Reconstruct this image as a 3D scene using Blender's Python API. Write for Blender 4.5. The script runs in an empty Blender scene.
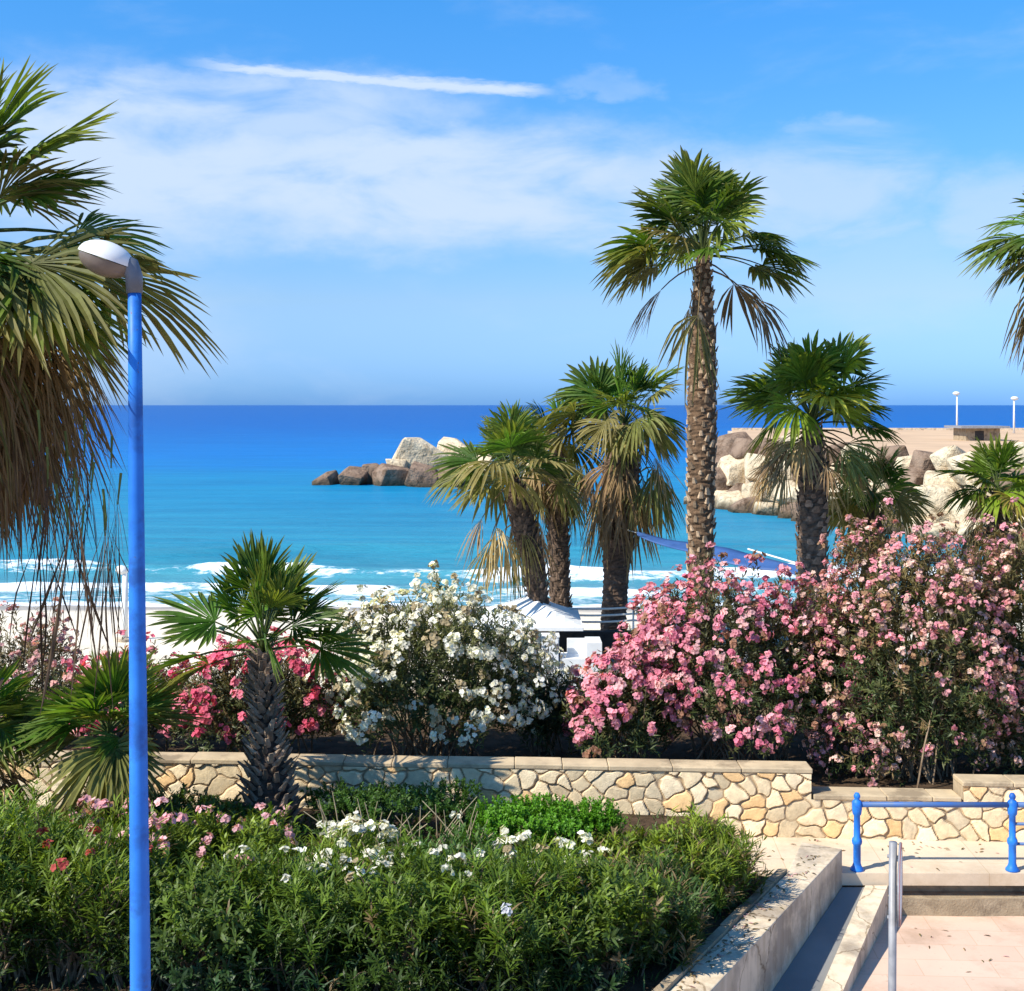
import bpy, bmesh, math, random
import numpy as np
from mathutils import Vector, Matrix, noise as mnoise

R_ = math.radians
sc = bpy.context.scene
COL = sc.collection
HC = 5.6; F = 1250.0
def P(px, py, Y):
    return np.array([(px-512)/F*Y, Y, HC-(py-405)/F*Y])
def PZ(px, py, z):
    Y = (HC-z)*F/(py-405)
    return np.array([(px-512)/F*Y, Y, z])
def unit(v):
    v = np.asarray(v, float)
    return v/np.maximum(np.linalg.norm(v, axis=-1, keepdims=True), 1e-9)

# ------------------------------------------------------------------ mesh builder
class MB:
    def __init__(s): s.v=[]; s.f=[]; s.c=[]; s.n=0
    def add(s, v, f, c=None):
        v = np.asarray(v, float).reshape(-1,3)
        if len(v) == 0: return
        f = np.asarray(f, int)
        s.v.append(v); s.f.append(f+s.n)
        if c is None: c = np.ones((len(v),3))
        c = np.asarray(c, float)
        if c.ndim == 1: c = np.tile(c, (len(v),1))
        s.c.append(c); s.n += len(v)
    def build(s, name, mat, parent=None, smooth=False, loc=None):
        me = bpy.data.meshes.new(name)
        V = np.concatenate(s.v)
        if loc is not None: V = V-np.asarray(loc)
        me.vertices.add(len(V)); me.vertices.foreach_set('co', V.astype(np.float32).ravel())
        loops = np.concatenate([f.ravel() for f in s.f])
        tot = np.concatenate([np.full(len(f), f.shape[1]) for f in s.f])
        st = np.concatenate([[0], np.cumsum(tot)[:-1]])
        me.loops.add(len(loops)); me.loops.foreach_set('vertex_index', loops.astype(np.int32))
        me.polygons.add(len(tot)); me.polygons.foreach_set('loop_start', st.astype(np.int32))
        me.polygons.foreach_set('loop_total', tot.astype(np.int32))
        me.polygons.foreach_set('use_smooth', np.full(len(tot), bool(smooth)))
        at = me.color_attributes.new('Col', 'FLOAT_COLOR', 'POINT')
        C = np.concatenate(s.c); C4 = np.concatenate([C, np.ones((len(C),1))], 1)
        at.data.foreach_set('color', C4.astype(np.float32).ravel())
        me.update(calc_edges=True); me.validate()
        me.materials.append(mat)
        o = bpy.data.objects.new(name, me); COL.objects.link(o)
        if loc is not None: o.location = tuple(loc)
        if parent is not None: o.parent = parent
        return o
    # ---- shapes
    def box(s, x0,x1,y0,y1,z0,z1, c=None):
        v=[(x0,y0,z0),(x1,y0,z0),(x1,y1,z0),(x0,y1,z0),(x0,y0,z1),(x1,y0,z1),(x1,y1,z1),(x0,y1,z1)]
        s.add(v, [(0,3,2,1),(4,5,6,7),(0,1,5,4),(1,2,6,5),(2,3,7,6),(3,0,4,7)], c)
    def prism(s, pts, z0, z1, c=None):
        n=len(pts); z0=np.broadcast_to(z0,(n,)); z1=np.broadcast_to(z1,(n,))
        v=[(p[0],p[1],z) for p,z in zip(pts,z0)]+[(p[0],p[1],z) for p,z in zip(pts,z1)]
        s.add(v, [list(range(n,2*n))], c)
        s.f.append(np.array([list(range(n-1,-1,-1))])+s.n-2*n)
        s.f.append(np.array([(i,(i+1)%n,n+(i+1)%n,n+i) for i in range(n)])+s.n-2*n)
    def tube(s, pts, rad, n=8, c=None, cap=True):
        pts=np.asarray(pts,float); k=len(pts); rad=np.broadcast_to(rad,(k,))
        t=unit(np.gradient(pts,axis=0))
        ref=np.array([0,1.,0]) if abs(t[0][1])<.8 else np.array([1.,0,0])
        V=[]
        for i in range(k):
            a=unit(np.cross(t[i],ref)); b=np.cross(t[i],a); ref=-np.cross(t[i],a) if False else ref
            th=np.arange(n)*2*math.pi/n
            V.append(pts[i]+rad[i]*(np.cos(th)[:,None]*a+np.sin(th)[:,None]*b))
        V=np.concatenate(V)
        f=[(i*n+j,i*n+(j+1)%n,(i+1)*n+(j+1)%n,(i+1)*n+j) for i in range(k-1) for j in range(n)]
        s.add(V,f,c)
        if cap:
            s.f.append(np.array([list(range(n-1,-1,-1))])+s.n-k*n)
            s.f.append(np.array([list(range((k-1)*n,k*n))])+s.n-k*n)
    def lathe(s, prof, org, n=16, c=None):
        org=np.asarray(org,float); th=np.arange(n)*2*math.pi/n
        V=np.concatenate([org+np.stack([r*np.cos(th),r*np.sin(th),np.full(n,z)],1) for r,z in prof]); k=len(prof)
        f=[(i*n+j,i*n+(j+1)%n,(i+1)*n+(j+1)%n,(i+1)*n+j) for i in range(k-1) for j in range(n)]
        s.add(V,f,c)

# ------------------------------------------------------------------ tags
def tag(o, label=None, cat=None, group=None, kind=None):
    if label: o['label']=label
    if cat: o['category']=cat
    if group: o['group']=group
    if kind: o['kind']=kind
    return o
def thing(name, loc, label, cat, group=None):
    o=bpy.data.objects.new(name,None); COL.objects.link(o); o.location=tuple(loc); o.empty_display_size=.2
    return tag(o,label,cat,group)
def part(mb, name, mat, root, smooth=False, label=None):
    o=mb.build(name,mat,None,smooth,loc=np.array(root.matrix_world.translation) if False else np.array(root.location))
    o.location=(0,0,0); o.parent=root
    if label: o['label']=label
    return o

# ------------------------------------------------------------------ materials
def mat_new(name):
    m=bpy.data.materials.new(name); m.use_nodes=True
    nt=m.node_tree; b=nt.nodes['Principled BSDF']
    return m, nt, b
def N(nt, t, **kw):
    n=nt.nodes.new(t)
    for k,v in kw.items(): setattr(n,k,v)
    return n
def noise_node(nt, scale, detail=4, rough=.55, coord='Object', vec=None):
    tc=N(nt,'ShaderNodeTexCoord'); n=N(nt,'ShaderNodeTexNoise')
    n.inputs['Scale'].default_value=scale; n.inputs['Detail'].default_value=detail; n.inputs['Roughness'].default_value=rough
    nt.links.new(vec if vec is not None else tc.outputs[coord], n.inputs['Vector'])
    return n
def ramp(nt, src, stops):
    r=N(nt,'ShaderNodeValToRGB'); e=r.color_ramp.elements
    while len(e)<len(stops): e.new(.5)
    for el,(p,c) in zip(e,stops):
        el.position=p; el.color=(*c,1) if len(c)==3 else c
    nt.links.new(src,r.inputs['Fac']); return r
def mixc(nt, a, b, fac, mode='MIX'):
    m=N(nt,'ShaderNodeMix',data_type='RGBA',blend_type=mode)
    for s,i in ((fac,0),(a,6),(b,7)):
        if hasattr(s,'links') or hasattr(s,'is_linked'): nt.links.new(s,m.inputs[i])
        elif isinstance(s,(int,float)): m.inputs[i].default_value=s
        else: m.inputs[i].default_value=(*s,1)
    return m.outputs[2]
def bump(nt, b, h, strength=.4, dist=.02):
    n=N(nt,'ShaderNodeBump'); n.inputs['Strength'].default_value=strength; n.inputs['Distance'].default_value=dist
    nt.links.new(h,n.inputs['Height']); nt.links.new(n.outputs[0],b.inputs['Normal'])
def m_noisy(name, c1, c2, scale=3, rough=.8, bs=.3, bscale=40, bd=.01, spec=.3, c3=None, scale3=.6):
    m,nt,b=mat_new(name)
    n=noise_node(nt,scale); r=ramp(nt,n.outputs[0],[(.35,c1),(.65,c2)])
    out=r.outputs[0]
    if c3 is not None:
        n3=noise_node(nt,scale3,6,.65); r3=ramp(nt,n3.outputs[0],[(.5,(0,0,0)),(.62,(1,1,1))])
        out=mixc(nt,out,c3,r3.outputs[0])
    nt.links.new(out,b.inputs['Base Color']); b.inputs['Roughness'].default_value=rough; b.inputs['Specular IOR Level'].default_value=spec
    n2=noise_node(nt,bscale,5,.6); bump(nt,b,n2.outputs[0],bs,bd)
    return m
def m_leaf(name, trans=.3, rough=.45, spec=.35):
    m,nt,b=mat_new(name)
    a=N(nt,'ShaderNodeAttribute',attribute_name='Col')
    n=noise_node(nt,9,3); r=ramp(nt,n.outputs[0],[(.3,(.72,.72,.72)),(.7,(1.2,1.2,1.2))])
    c=mixc(nt,a.outputs[0],r.outputs[0],1.0,'MULTIPLY')
    nt.links.new(c,b.inputs['Base Color']); b.inputs['Roughness'].default_value=rough; b.inputs['Specular IOR Level'].default_value=spec
    t=N(nt,'ShaderNodeBsdfTranslucent')
    tcol=mixc(nt,c,(1.25,1.2,.5),1.0,'MULTIPLY')
    nt.links.new(tcol,t.inputs['Color'])
    mx=N(nt,'ShaderNodeMixShader'); mx.inputs[0].default_value=trans
    out=nt.nodes['Material Output']
    nt.links.new(b.outputs[0],mx.inputs[1]); nt.links.new(t.outputs[0],mx.inputs[2]); nt.links.new(mx.outputs[0],out.inputs['Surface'])
    return m
def m_vcol(name, rough=.85, bs=.5, bscale=60, bd=.01, var=(.75,1.2), vscale=12, spec=.25):
    m,nt,b=mat_new(name)
    a=N(nt,'ShaderNodeAttribute',attribute_name='Col')
    n=noise_node(nt,vscale,6,.65); r=ramp(nt,n.outputs[0],[(.3,(var[0],)*3),(.7,(var[1],)*3)])
    c=mixc(nt,a.outputs[0],r.outputs[0],1.0,'MULTIPLY')
    nt.links.new(c,b.inputs['Base Color']); b.inputs['Roughness'].default_value=rough; b.inputs['Specular IOR Level'].default_value=spec
    n2=noise_node(nt,bscale,5,.6); bump(nt,b,n2.outputs[0],bs,bd)
    return m
M={}
M['leaf']=m_leaf('palm_leaf',.38,.5,.22)
M['dead']=m_leaf('dead_leaf',.2,.7,.15)
M['shrub']=m_leaf('shrub_leaf',.28,.45,.3)
M['petal']=m_leaf('petal',.3,.7,.1)
M['bark']=m_vcol('palm_bark',.9,.9,45,.02,(.55,1.35),14)
M['stem']=m_noisy('woody_stem',(.13,.085,.05),(.27,.2,.13),9,.9,.4,60)
M['stone']=m_vcol('wall_stone',.9,.7,55,.012,(.78,1.18),11)
M['coping']=m_noisy('coping_stone',(.60,.47,.30),(.44,.34,.22),2.5,.9,.5,40,.01,.2,(.3,.23,.15),1.6)
M['concrete']=m_noisy('pale_concrete',(.74,.61,.44),(.62,.51,.37),2.2,.9,.4,70,.006,.2,(.4,.33,.25),1.1)
def worn(m):
    nt=m.node_tree; b=nt.nodes['Principled BSDF']; src=b.inputs['Base Color'].links[0].from_socket
    tc=N(nt,'ShaderNodeTexCoord'); nz=noise_node(nt,1.7,6,.6); va=N(nt,'ShaderNodeVectorMath',operation='MULTIPLY_ADD'); nt.links.new(nz.outputs['Color'],va.inputs[0]); va.inputs[1].default_value=(.5,.5,.5); nt.links.new(tc.outputs['Object'],va.inputs[2])
    vo=N(nt,'ShaderNodeTexVoronoi',feature='DISTANCE_TO_EDGE'); vo.inputs['Scale'].default_value=.8; nt.links.new(va.outputs[0],vo.inputs['Vector'])
    cr=ramp(nt,vo.outputs['Distance'],[(.004,(.45,.4,.34)),(.011,(1,1,1))])
    mp=N(nt,'ShaderNodeMapping'); mp.inputs['Scale'].default_value=(7,7,.9); nt.links.new(tc.outputs['Object'],mp.inputs[0]); dn=noise_node(nt,1.0,6,.65,vec=mp.outputs[0]); dr=ramp(nt,dn.outputs[0],[(.33,(.72,.68,.62)),(.55,(1,1,1))])
    c=mixc(nt,src,cr.outputs[0],.8,'MULTIPLY'); c=mixc(nt,c,dr.outputs[0],.8,'MULTIPLY'); nt.links.new(c,b.inputs['Base Color'])
worn(M['concrete'])
M['riser']=m_noisy('weathered_concrete',(.42,.33,.22),(.3,.23,.15),3.5,.95,.7,35,.015,.15,(.2,.15,.1),2.0)
M['plaza']=m_noisy('pink_paving',(.70,.50,.38),(.64,.46,.35),1.5,.85,.25,60,.004,.2)
def paved(m,w,h,off,dark):
    nt=m.node_tree; b=nt.nodes['Principled BSDF']; src=b.inputs['Base Color'].links[0].from_socket
    tc=N(nt,'ShaderNodeTexCoord'); mp=N(nt,'ShaderNodeMapping'); mp.inputs['Rotation'].default_value=(0,0,.06); nt.links.new(tc.outputs['Object'],mp.inputs[0])
    br=N(nt,'ShaderNodeTexBrick'); br.offset=off; nt.links.new(mp.outputs[0],br.inputs['Vector'])
    for k,v in (('Scale',1.0),('Mortar Size',.006),('Mortar Smooth',.3),('Brick Width',w),('Row Height',h)): br.inputs[k].default_value=v
    br.inputs['Color1'].default_value=(1,1,1,1); br.inputs['Color2'].default_value=(.93,.92,.91,1); br.inputs['Mortar'].default_value=(dark,dark*.93,dark*.86,1)
    st=noise_node(nt,.9,8,.7); sr=ramp(nt,st.outputs[0],[(.34,(.80,.77,.73)),(.5,(1,1,1))])
    sp=noise_node(nt,16,4,.7); pr=ramp(nt,sp.outputs[0],[(.30,(.7,.67,.62)),(.38,(1,1,1))])
    c=mixc(nt,src,br.outputs[0],1.0,'MULTIPLY'); c=mixc(nt,c,sr.outputs[0],1.0,'MULTIPLY'); c=mixc(nt,c,pr.outputs[0],.7,'MULTIPLY'); nt.links.new(c,b.inputs['Base Color']); return m
paved(M['plaza'],.8,.4,.5,.85)
M['promenade']=m_noisy('cream_paving',(.72,.58,.42),(.62,.5,.37),1.3,.9,.3,50,.005,.2)
paved(M['promenade'],1.2,1.2,0,.8)
M['pavement']=m_noisy('grey_pavement',(.25,.25,.24),(.19,.19,.19),.8,.9,.3,40,.006,.2)
M['soil']=m_noisy('soil',(.10,.065,.04),(.05,.033,.02),5,.95,.9,30,.03,.1)
M['bluepaint']=m_noisy('blue_paint',(.02,.185,.66),(.013,.145,.56),4,.5,.12,30,.003,.3,(.012,.09,.36),3)
def chipped(m):
    nt=m.node_tree; b=nt.nodes['Principled BSDF']; src=b.inputs['Base Color'].links[0].from_socket
    n=noise_node(nt,22,6,.7); r=ramp(nt,n.outputs[0],[(.66,(0,0,0)),(.70,(1,1,1))])
    f=noise_node(nt,2.5,7,.7); fr=ramp(nt,f.outputs[0],[(.4,(1,1,1)),(.7,(1.5,1.25,1.12))])
    c=mixc(nt,src,fr.outputs[0],1.0,'MULTIPLY'); c=mixc(nt,c,(.10,.075,.07),r.outputs[0]); nt.links.new(c,b.inputs['Base Color'])
chipped(M['bluepaint'])
M['railpaint']=m_noisy('weathered_blue_paint',(.05,.13,.36),(.08,.14,.28),9,.5,.2,40,.003,.3)
M['whitepaint']=m_noisy('white_paint',(.8,.8,.78),(.72,.72,.70),4,.5,.1,30,.003,.4)
M['metal']=m_noisy('grey_metal',(.30,.30,.31),(.2,.2,.215),8,.45,.15,40,.003,.5)
M['rock']=m_noisy('brown_rock',(.36,.25,.17),(.22,.15,.1),.5,.95,.9,2.2,.3,.1)
M['creamrock']=m_noisy('cream_rock',(.66,.54,.37),(.46,.36,.24),.4,.95,.8,1.8,.3,.1)
M['sandy']=m_noisy('sandy_deck',(.62,.43,.27),(.52,.36,.23),.15,.95,.4,1.0,.1,.1)
M['canvas']=m_noisy('white_canvas',(.82,.82,.8),(.76,.76,.74),3,.8,.1,60,.003,.1)
M['tarp']=m_noisy('blue_tarpaulin',(.05,.12,.32),(.035,.09,.26),2,.55,.3,6,.05,.3)
M['dark']=m_noisy('dark_timber',(.03,.028,.028),(.05,.045,.04),6,.8,.3,30)
M['rope']=m_noisy('white_rope',(.75,.72,.65),(.62,.6,.54),20,.8,.2,80)

def m_rock(name,c1,c2):
    m=m_noisy(name,c1,c2,.5,.95,.9,2.2,.35,.1); nt=m.node_tree; b=nt.nodes['Principled BSDF']
    src=b.inputs['Base Color'].links[0].from_socket
    g=N(nt,'ShaderNodeNewGeometry'); sp=N(nt,'ShaderNodeSeparateXYZ'); nt.links.new(g.outputs['Position'],sp.inputs[0])
    nz=noise_node(nt,.9,5,.6,vec=g.outputs['Position'])
    ad=N(nt,'ShaderNodeMath',operation='MULTIPLY_ADD'); ad.inputs[1].default_value=1.4; nt.links.new(nz.outputs[0],ad.inputs[0]); nt.links.new(sp.outputs[2],ad.inputs[2])
    wet=N(nt,'ShaderNodeMapRange'); nt.links.new(ad.outputs[0],wet.inputs[0]); wet.inputs[1].default_value=-.9; wet.inputs[2].default_value=-1.6
    crack=noise_node(nt,1.3,9,.75,vec=g.outputs['Position']); cr=ramp(nt,crack.outputs[0],[(.36,(.55,.5,.45)),(.5,(1,1,1))])
    c=mixc(nt,src,cr.outputs[0],1.0,'MULTIPLY'); c=mixc(nt,c,(.075,.06,.04),wet.outputs[0]); nt.links.new(c,b.inputs['Base Color'])
    return m
M['rock']=m_rock('brown_rock',(.30,.21,.15),(.18,.12,.085)); M['creamrock']=m_rock('cream_rock',(.74,.61,.42),(.54,.43,.29))
def sand_mat():
    m,nt,b=mat_new('beach_sand')
    a=N(nt,'ShaderNodeAttribute',attribute_name='Col')
    n=noise_node(nt,.7,8,.65); r=ramp(nt,n.outputs[0],[(.3,(.85,.85,.85)),(.7,(1.12,1.12,1.12))])
    c=mixc(nt,a.outputs[0],r.outputs[0],1.0,'MULTIPLY'); nt.links.new(c,b.inputs['Base Color'])
    b.inputs['Roughness'].default_value=.95; b.inputs['Specular IOR Level'].default_value=.15
    n2=noise_node(nt,2.2,8,.7); bump(nt,b,n2.outputs[0],.6,.12)
    return m
M['sand']=sand_mat()

def sea_mat():
    m,nt,b=mat_new('sea_water')
    tc=N(nt,'ShaderNodeTexCoord'); sep=N(nt,'ShaderNodeSeparateXYZ'); nt.links.new(tc.outputs['Object'],sep.inputs[0])
    # inverse distance: 0 at horizon, 1 at 50 m
    d=N(nt,'ShaderNodeMath',operation='DIVIDE'); d.inputs[0].default_value=50; nt.links.new(sep.outputs[1],d.inputs[1])
    mp=N(nt,'ShaderNodeMapping'); mp.inputs['Scale'].default_value=(.008,.035,1); nt.links.new(tc.outputs['Object'],mp.inputs[0])
    nz=noise_node(nt,1.0,5,.6,vec=mp.outputs[0])
    off=N(nt,'ShaderNodeMath',operation='MULTIPLY_ADD'); off.inputs[1].default_value=.7; off.inputs[2].default_value=-.35
    nt.links.new(nz.outputs[0],off.inputs[0])
    sc_=N(nt,'ShaderNodeMath',operation='MULTIPLY'); nt.links.new(off.outputs[0],sc_.inputs[0]); nt.links.new(d.outputs[0],sc_.inputs[1])
    ad=N(nt,'ShaderNodeMath',operation='ADD'); nt.links.new(d.outputs[0],ad.inputs[0]); nt.links.new(sc_.outputs[0],ad.inputs[1])
    r=ramp(nt,ad.outputs[0],SEA_STOPS)
    a=N(nt,'ShaderNodeAttribute',attribute_name='Col'); sa=N(nt,'ShaderNodeSeparateColor'); nt.links.new(a.outputs[0],sa.inputs[0])
    # foam: vertex mask broken up by noise
    mp2=N(nt,'ShaderNodeMapping'); mp2.inputs['Scale'].default_value=(.55,1.5,1); nt.links.new(tc.outputs['Object'],mp2.inputs[0])
    fn=noise_node(nt,2.2,9,.74,vec=mp2.outputs[0])
    fa=N(nt,'ShaderNodeMath',operation='ADD'); nt.links.new(fn.outputs[0],fa.inputs[0]); nt.links.new(sa.outputs[0],fa.inputs[1])
    fr=ramp(nt,fa.outputs[0],[(.0,(0,0,0)),(.98,(0,0,0)),(1.0,(1,1,1))])
    fr.color_ramp.elements[1].position=.86; fr.color_ramp.elements[2].position=1.0
    fs=N(nt,'ShaderNodeMath',operation='MULTIPLY'); fs.inputs[1].default_value=.72; nt.links.new(fa.outputs[0],fs.inputs[0])
    fr=ramp(nt,fs.outputs[0],[(.66,(0,0,0)),(.78,(1,1,1))])
    mpw=N(nt,'ShaderNodeMapping'); mpw.inputs['Scale'].default_value=(.05,.32,1); nt.links.new(tc.outputs['Object'],mpw.inputs[0])
    rn=noise_node(nt,1.0,9,.72,vec=mpw.outputs[0]); rr=ramp(nt,rn.outputs[0],[(.33,(.74,.80,.86)),(.5,(.98,.99,1)),(.68,(1.3,1.2,1.12))])
    wc=mixc(nt,r.outputs[0],rr.outputs[0],1.0,'MULTIPLY')
    c=mixc(nt,wc,(.80,.85,.88),fr.outputs[0]); nt.links.new(c,b.inputs['Base Color'])
    ro=N(nt,'ShaderNodeMapRange'); nt.links.new(fr.outputs[0],ro.inputs[0]); ro.inputs[3].default_value=.34; ro.inputs[4].default_value=.9
    nt.links.new(ro.outputs[0],b.inputs['Roughness']); b.inputs['Specular IOR Level'].default_value=.012
    mp3=N(nt,'ShaderNodeMapping'); mp3.inputs['Scale'].default_value=(.35,1.0,1); nt.links.new(tc.outputs['Object'],mp3.inputs[0])
    wn=noise_node(nt,.8,8,.65,vec=mp3.outputs[0]); bump(nt,b,wn.outputs[0],.7,.5)
    return m
SEA_STOPS=[(0.0,(0,.085,.32)),(.1,(0,.10,.36)),(.24,(.0,.15,.44)),(.42,(.008,.20,.375)),(.75,(.035,.24,.34)),(.95,(.08,.27,.34))]
M['sea']=sea_mat()

# ------------------------------------------------------------------ camera, light, world
cam=bpy.data.cameras.new('camera'); co=bpy.data.objects.new('camera',cam); COL.objects.link(co)
co.location=(0,0,HC); co.rotation_euler=(R_(90),0,0)
cam.sensor_width=36; cam.lens=36*F/1024; cam.shift_y=-90.5/1024; cam.clip_end=120000; cam.clip_start=.1
sc.camera=co
L=Vector((.80,.45,-.90)).normalized()
sun=bpy.data.lights.new('sun','SUN'); so=bpy.data.objects.new('sun',sun); COL.objects.link(so)
sun.energy=4.6; sun.angle=R_(.5); sun.color=(1,.93,.80)
so.rotation_euler=L.to_track_quat('-Z','Y').to_euler(); so.location=(-30,-12,40)
EL=math.asin(-L.z); ROT=math.atan2(-L.x,-L.y)
w=bpy.data.worlds.new('World'); sc.world=w; w.use_nodes=True
nt=w.node_tree; bg=nt.nodes['Background']
sky=N(nt,'ShaderNodeTexSky'); sky.sky_type='NISHITA'; sky.sun_disc=False; sky.sun_elevation=EL; sky.sun_rotation=ROT
sky.air_density=1.0; sky.dust_density=.6; sky.ozone_density=2.0
hs=N(nt,'ShaderNodeHueSaturation'); hs.inputs['Saturation'].default_value=1.15; hs.inputs['Hue'].default_value=.5
nt.links.new(sky.outputs[0],hs.inputs['Color'])
tc=N(nt,'ShaderNodeTexCoord'); sp=N(nt,'ShaderNodeSeparateXYZ'); nt.links.new(tc.outputs['Generated'],sp.inputs[0])
def math_(op,a,b=None,c=None):
    n=N(nt,'ShaderNodeMath',operation=op)
    for i,s in enumerate((a,b,c)):
        if s is None: continue
        if isinstance(s,(int,float)): n.inputs[i].default_value=s
        else: nt.links.new(s,n.inputs[i])
    return n.outputs[0]
def smooth_(x,a,b):
    n=N(nt,'ShaderNodeMapRange',interpolation_type='SMOOTHSTEP'); nt.links.new(x,n.inputs[0]); n.inputs[1].default_value=a; n.inputs[2].default_value=b
    return n.outputs[0]
# azimuth (radians from +Y) and elevation of the direction
az=math_('ARCTAN2',sp.outputs[0],sp.outputs[1]); el=math_('ARCSINE',sp.outputs[2])
# gentle blue deepening with elevation (clear dry air overhead)
grad=ramp(nt,math_('MULTIPLY',el,1.0),[(0.0,(.30,.70,1.85)),(.012,(.34,.71,1.72)),(.05,(.5,.75,1.35)),(.083,(.64,.81,1.15)),(.2,(.56,.98,1.35)),(.32,(.43,1.08,1.5)),(.8,(.45,1,1.4))])
skyc=mixc(nt,hs.outputs[0],grad.outputs[0],1.0,'MULTIPLY')
cv=N(nt,'ShaderNodeCombineXYZ'); nt.links.new(az,cv.inputs[0]); nt.links.new(el,cv.inputs[1])
mp=N(nt,'ShaderNodeMapping'); mp.inputs['Scale'].default_value=(3.2,9,1); mp.inputs['Rotation'].default_value=(0,0,-.12); nt.links.new(cv.outputs[0],mp.inputs[0])
n1=noise_node(nt,2.1,9,.56,vec=mp.outputs[0]); n1.inputs['Distortion'].default_value=.35
mpb=N(nt,'ShaderNodeMapping'); mpb.inputs['Scale'].default_value=(16,34,1); nt.links.new(cv.outputs[0],mpb.inputs[0])
nb=noise_node(nt,1.0,6,.6,vec=mpb.outputs[0]); nbs=N(nt,'ShaderNodeSeparateColor'); nt.links.new(nb.outputs['Color'],nbs.inputs[0])
azw=math_('ADD',az,math_('MULTIPLY',math_('SUBTRACT',nbs.outputs[0],.5),.11)); elw=math_('ADD',el,math_('MULTIPLY',math_('SUBTRACT',nbs.outputs[1],.5),.05))
def blob(a0,e0,ra,re):
    x=math_('DIVIDE',math_('SUBTRACT',azw,a0),ra); y=math_('DIVIDE',math_('SUBTRACT',elw,e0),re)
    r=math_('SQRT',math_('ADD',math_('MULTIPLY',x,x),math_('MULTIPLY',y,y)))
    return smooth_(r,1.2,.4)
def AE(px,py): 
    u=(px-512)/F; v=(405-py)/F
    return math.atan2(u,1), math.atan(v/math.sqrt(1+u*u))
blobs=[(150,120,170,55,1.0),(130,160,250,95,1.0),(420,185,330,75,1.0),(250,110,260,45,.8),(640,200,230,65,.8),(830,190,130,65,.7),(828,134,48,20,.5),(610,85,60,14,.3),(1000,220,80,60,.6),(60,330,200,90,.35),(880,270,160,60,.3)]
tot=None
for px,py,rx,ry,wt in blobs:
    a0,e0=AE(px,py); b_=math_('MULTIPLY',blob(a0,e0,rx/F,ry/F),wt)
    tot=b_ if tot is None else math_('MAXIMUM',tot,b_)
cl=math_('MULTIPLY',tot,smooth_(n1.outputs[0],.2,.57))
# thin veil elsewhere in the sky
cl=math_('MAXIMUM',cl,math_('MULTIPLY',smooth_(n1.outputs[0],.5,.8),.22))
# contrail: a thin line of ice cloud
a1,e1=AE(176,61); a2,e2=AE(562,92)
dx,dy=a2-a1,e2-e1; Ln=math.hypot(dx,dy); ux,uy=dx/Ln,dy/Ln
rx_=math_('SUBTRACT',az,a1); ry_=math_('SUBTRACT',el,e1)
tt=math_('ADD',math_('MULTIPLY',rx_,ux),math_('MULTIPLY',ry_,uy)); dd=math_('SUBTRACT',math_('MULTIPLY',ry_,ux),math_('MULTIPLY',rx_,uy))
mp4=N(nt,'ShaderNodeMapping'); mp4.inputs['Scale'].default_value=(14,60,1); nt.links.new(cv.outputs[0],mp4.inputs[0])
n4=noise_node(nt,2.5,6,.6,vec=mp4.outputs[0])
dd=math_('ADD',dd,math_('MULTIPLY',math_('SUBTRACT',n4.outputs[0],.5),.011))
wid=math_('SUBTRACT',.0075,math_('MULTIPLY',math_('ABSOLUTE',math_('SUBTRACT',tt,Ln*.72)),.012))
ct=smooth_(math_('DIVIDE',math_('ABSOLUTE',dd),wid),1.0,.15)
ct=math_('MULTIPLY',ct,math_('MULTIPLY',smooth_(tt,-.01,.06),smooth_(tt,Ln+.005,Ln-.04)))
cl=math_('MAXIMUM',math_('MULTIPLY',cl,.95),math_('MULTIPLY',ct,1.0))
CLOUD=(4.3,5.3,6.8)
col=mixc(nt,skyc,CLOUD,cl)
nt.links.new(col,bg.inputs['Color']); bg.inputs['Strength'].default_value=.1
vs=sc.view_settings; sc.display_settings.display_device='sRGB'
vs.view_transform='Standard'; vs.look='None'; vs.exposure=.6; vs.gamma=1; vs.use_curve_mapping=False

# ------------------------------------------------------------------ setting
def st(mb,name,mat,smooth=False):
    return tag(mb.build(name,mat,None,smooth),kind='structure')
PZL=-.5   # lower plaza level
# sea -----------------------------------------------------------------
SEA=-2.4
rng=np.random.default_rng(5)
def lnoise(x,y,s,o=0.0): return np.array([mnoise.fractal(Vector((a*s+o,b*s*1.7-o,o)),.8,2.,4) for a,b in zip(x.ravel(),y.ravel())]).reshape(x.shape)
xs=np.arange(-46,46.1,.5); ys=np.arange(45.5,78,.28)
X,Y=np.meshgrid(xs,ys)
nz=np.array([mnoise.fractal(Vector((a*.06,3.3,0)),.8,2.,4) for a in xs])
nz2=np.array([mnoise.fractal(Vector((a*.10,9.1,0)),.8,2.,4) for a in xs])
crest=58.5+2.2*nz-.02*xs
Z=np.zeros_like(X); foam=np.zeros_like(X)
d=Y-crest
amp=.35+.35*np.clip(nz2+.25,0,1)
Z+=amp*np.exp(-np.where(d<0,(d/.55)**2,(d/1.8)**2))
sel=np.clip(.95+.5*nz2+.01*X,0.6,1.1)
foam=np.maximum(foam, sel*np.exp(-np.where(d<0,(d/1.5)**2,(d/.5)**2))*.66)
crest2=53.4+1.4*np.roll(nz,17)-.01*xs; d2=Y-crest2
Z+=.22*np.exp(-np.where(d2<0,(d2/.4)**2,(d2/1.2)**2)); foam=np.maximum(foam,np.clip(.8+np.roll(nz2,30),.2,1)*np.exp(-np.where(d2<0,(d2/1.9)**2,(d2/.4)**2))*.68)
edge=49.6+1.2*np.roll(nz2,11)+.5*nz; d3=Y-edge
foam=np.maximum(foam,.74*np.exp(-np.where(d3>0,(d3/1.5)**2,(d3/.8)**2)))
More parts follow.
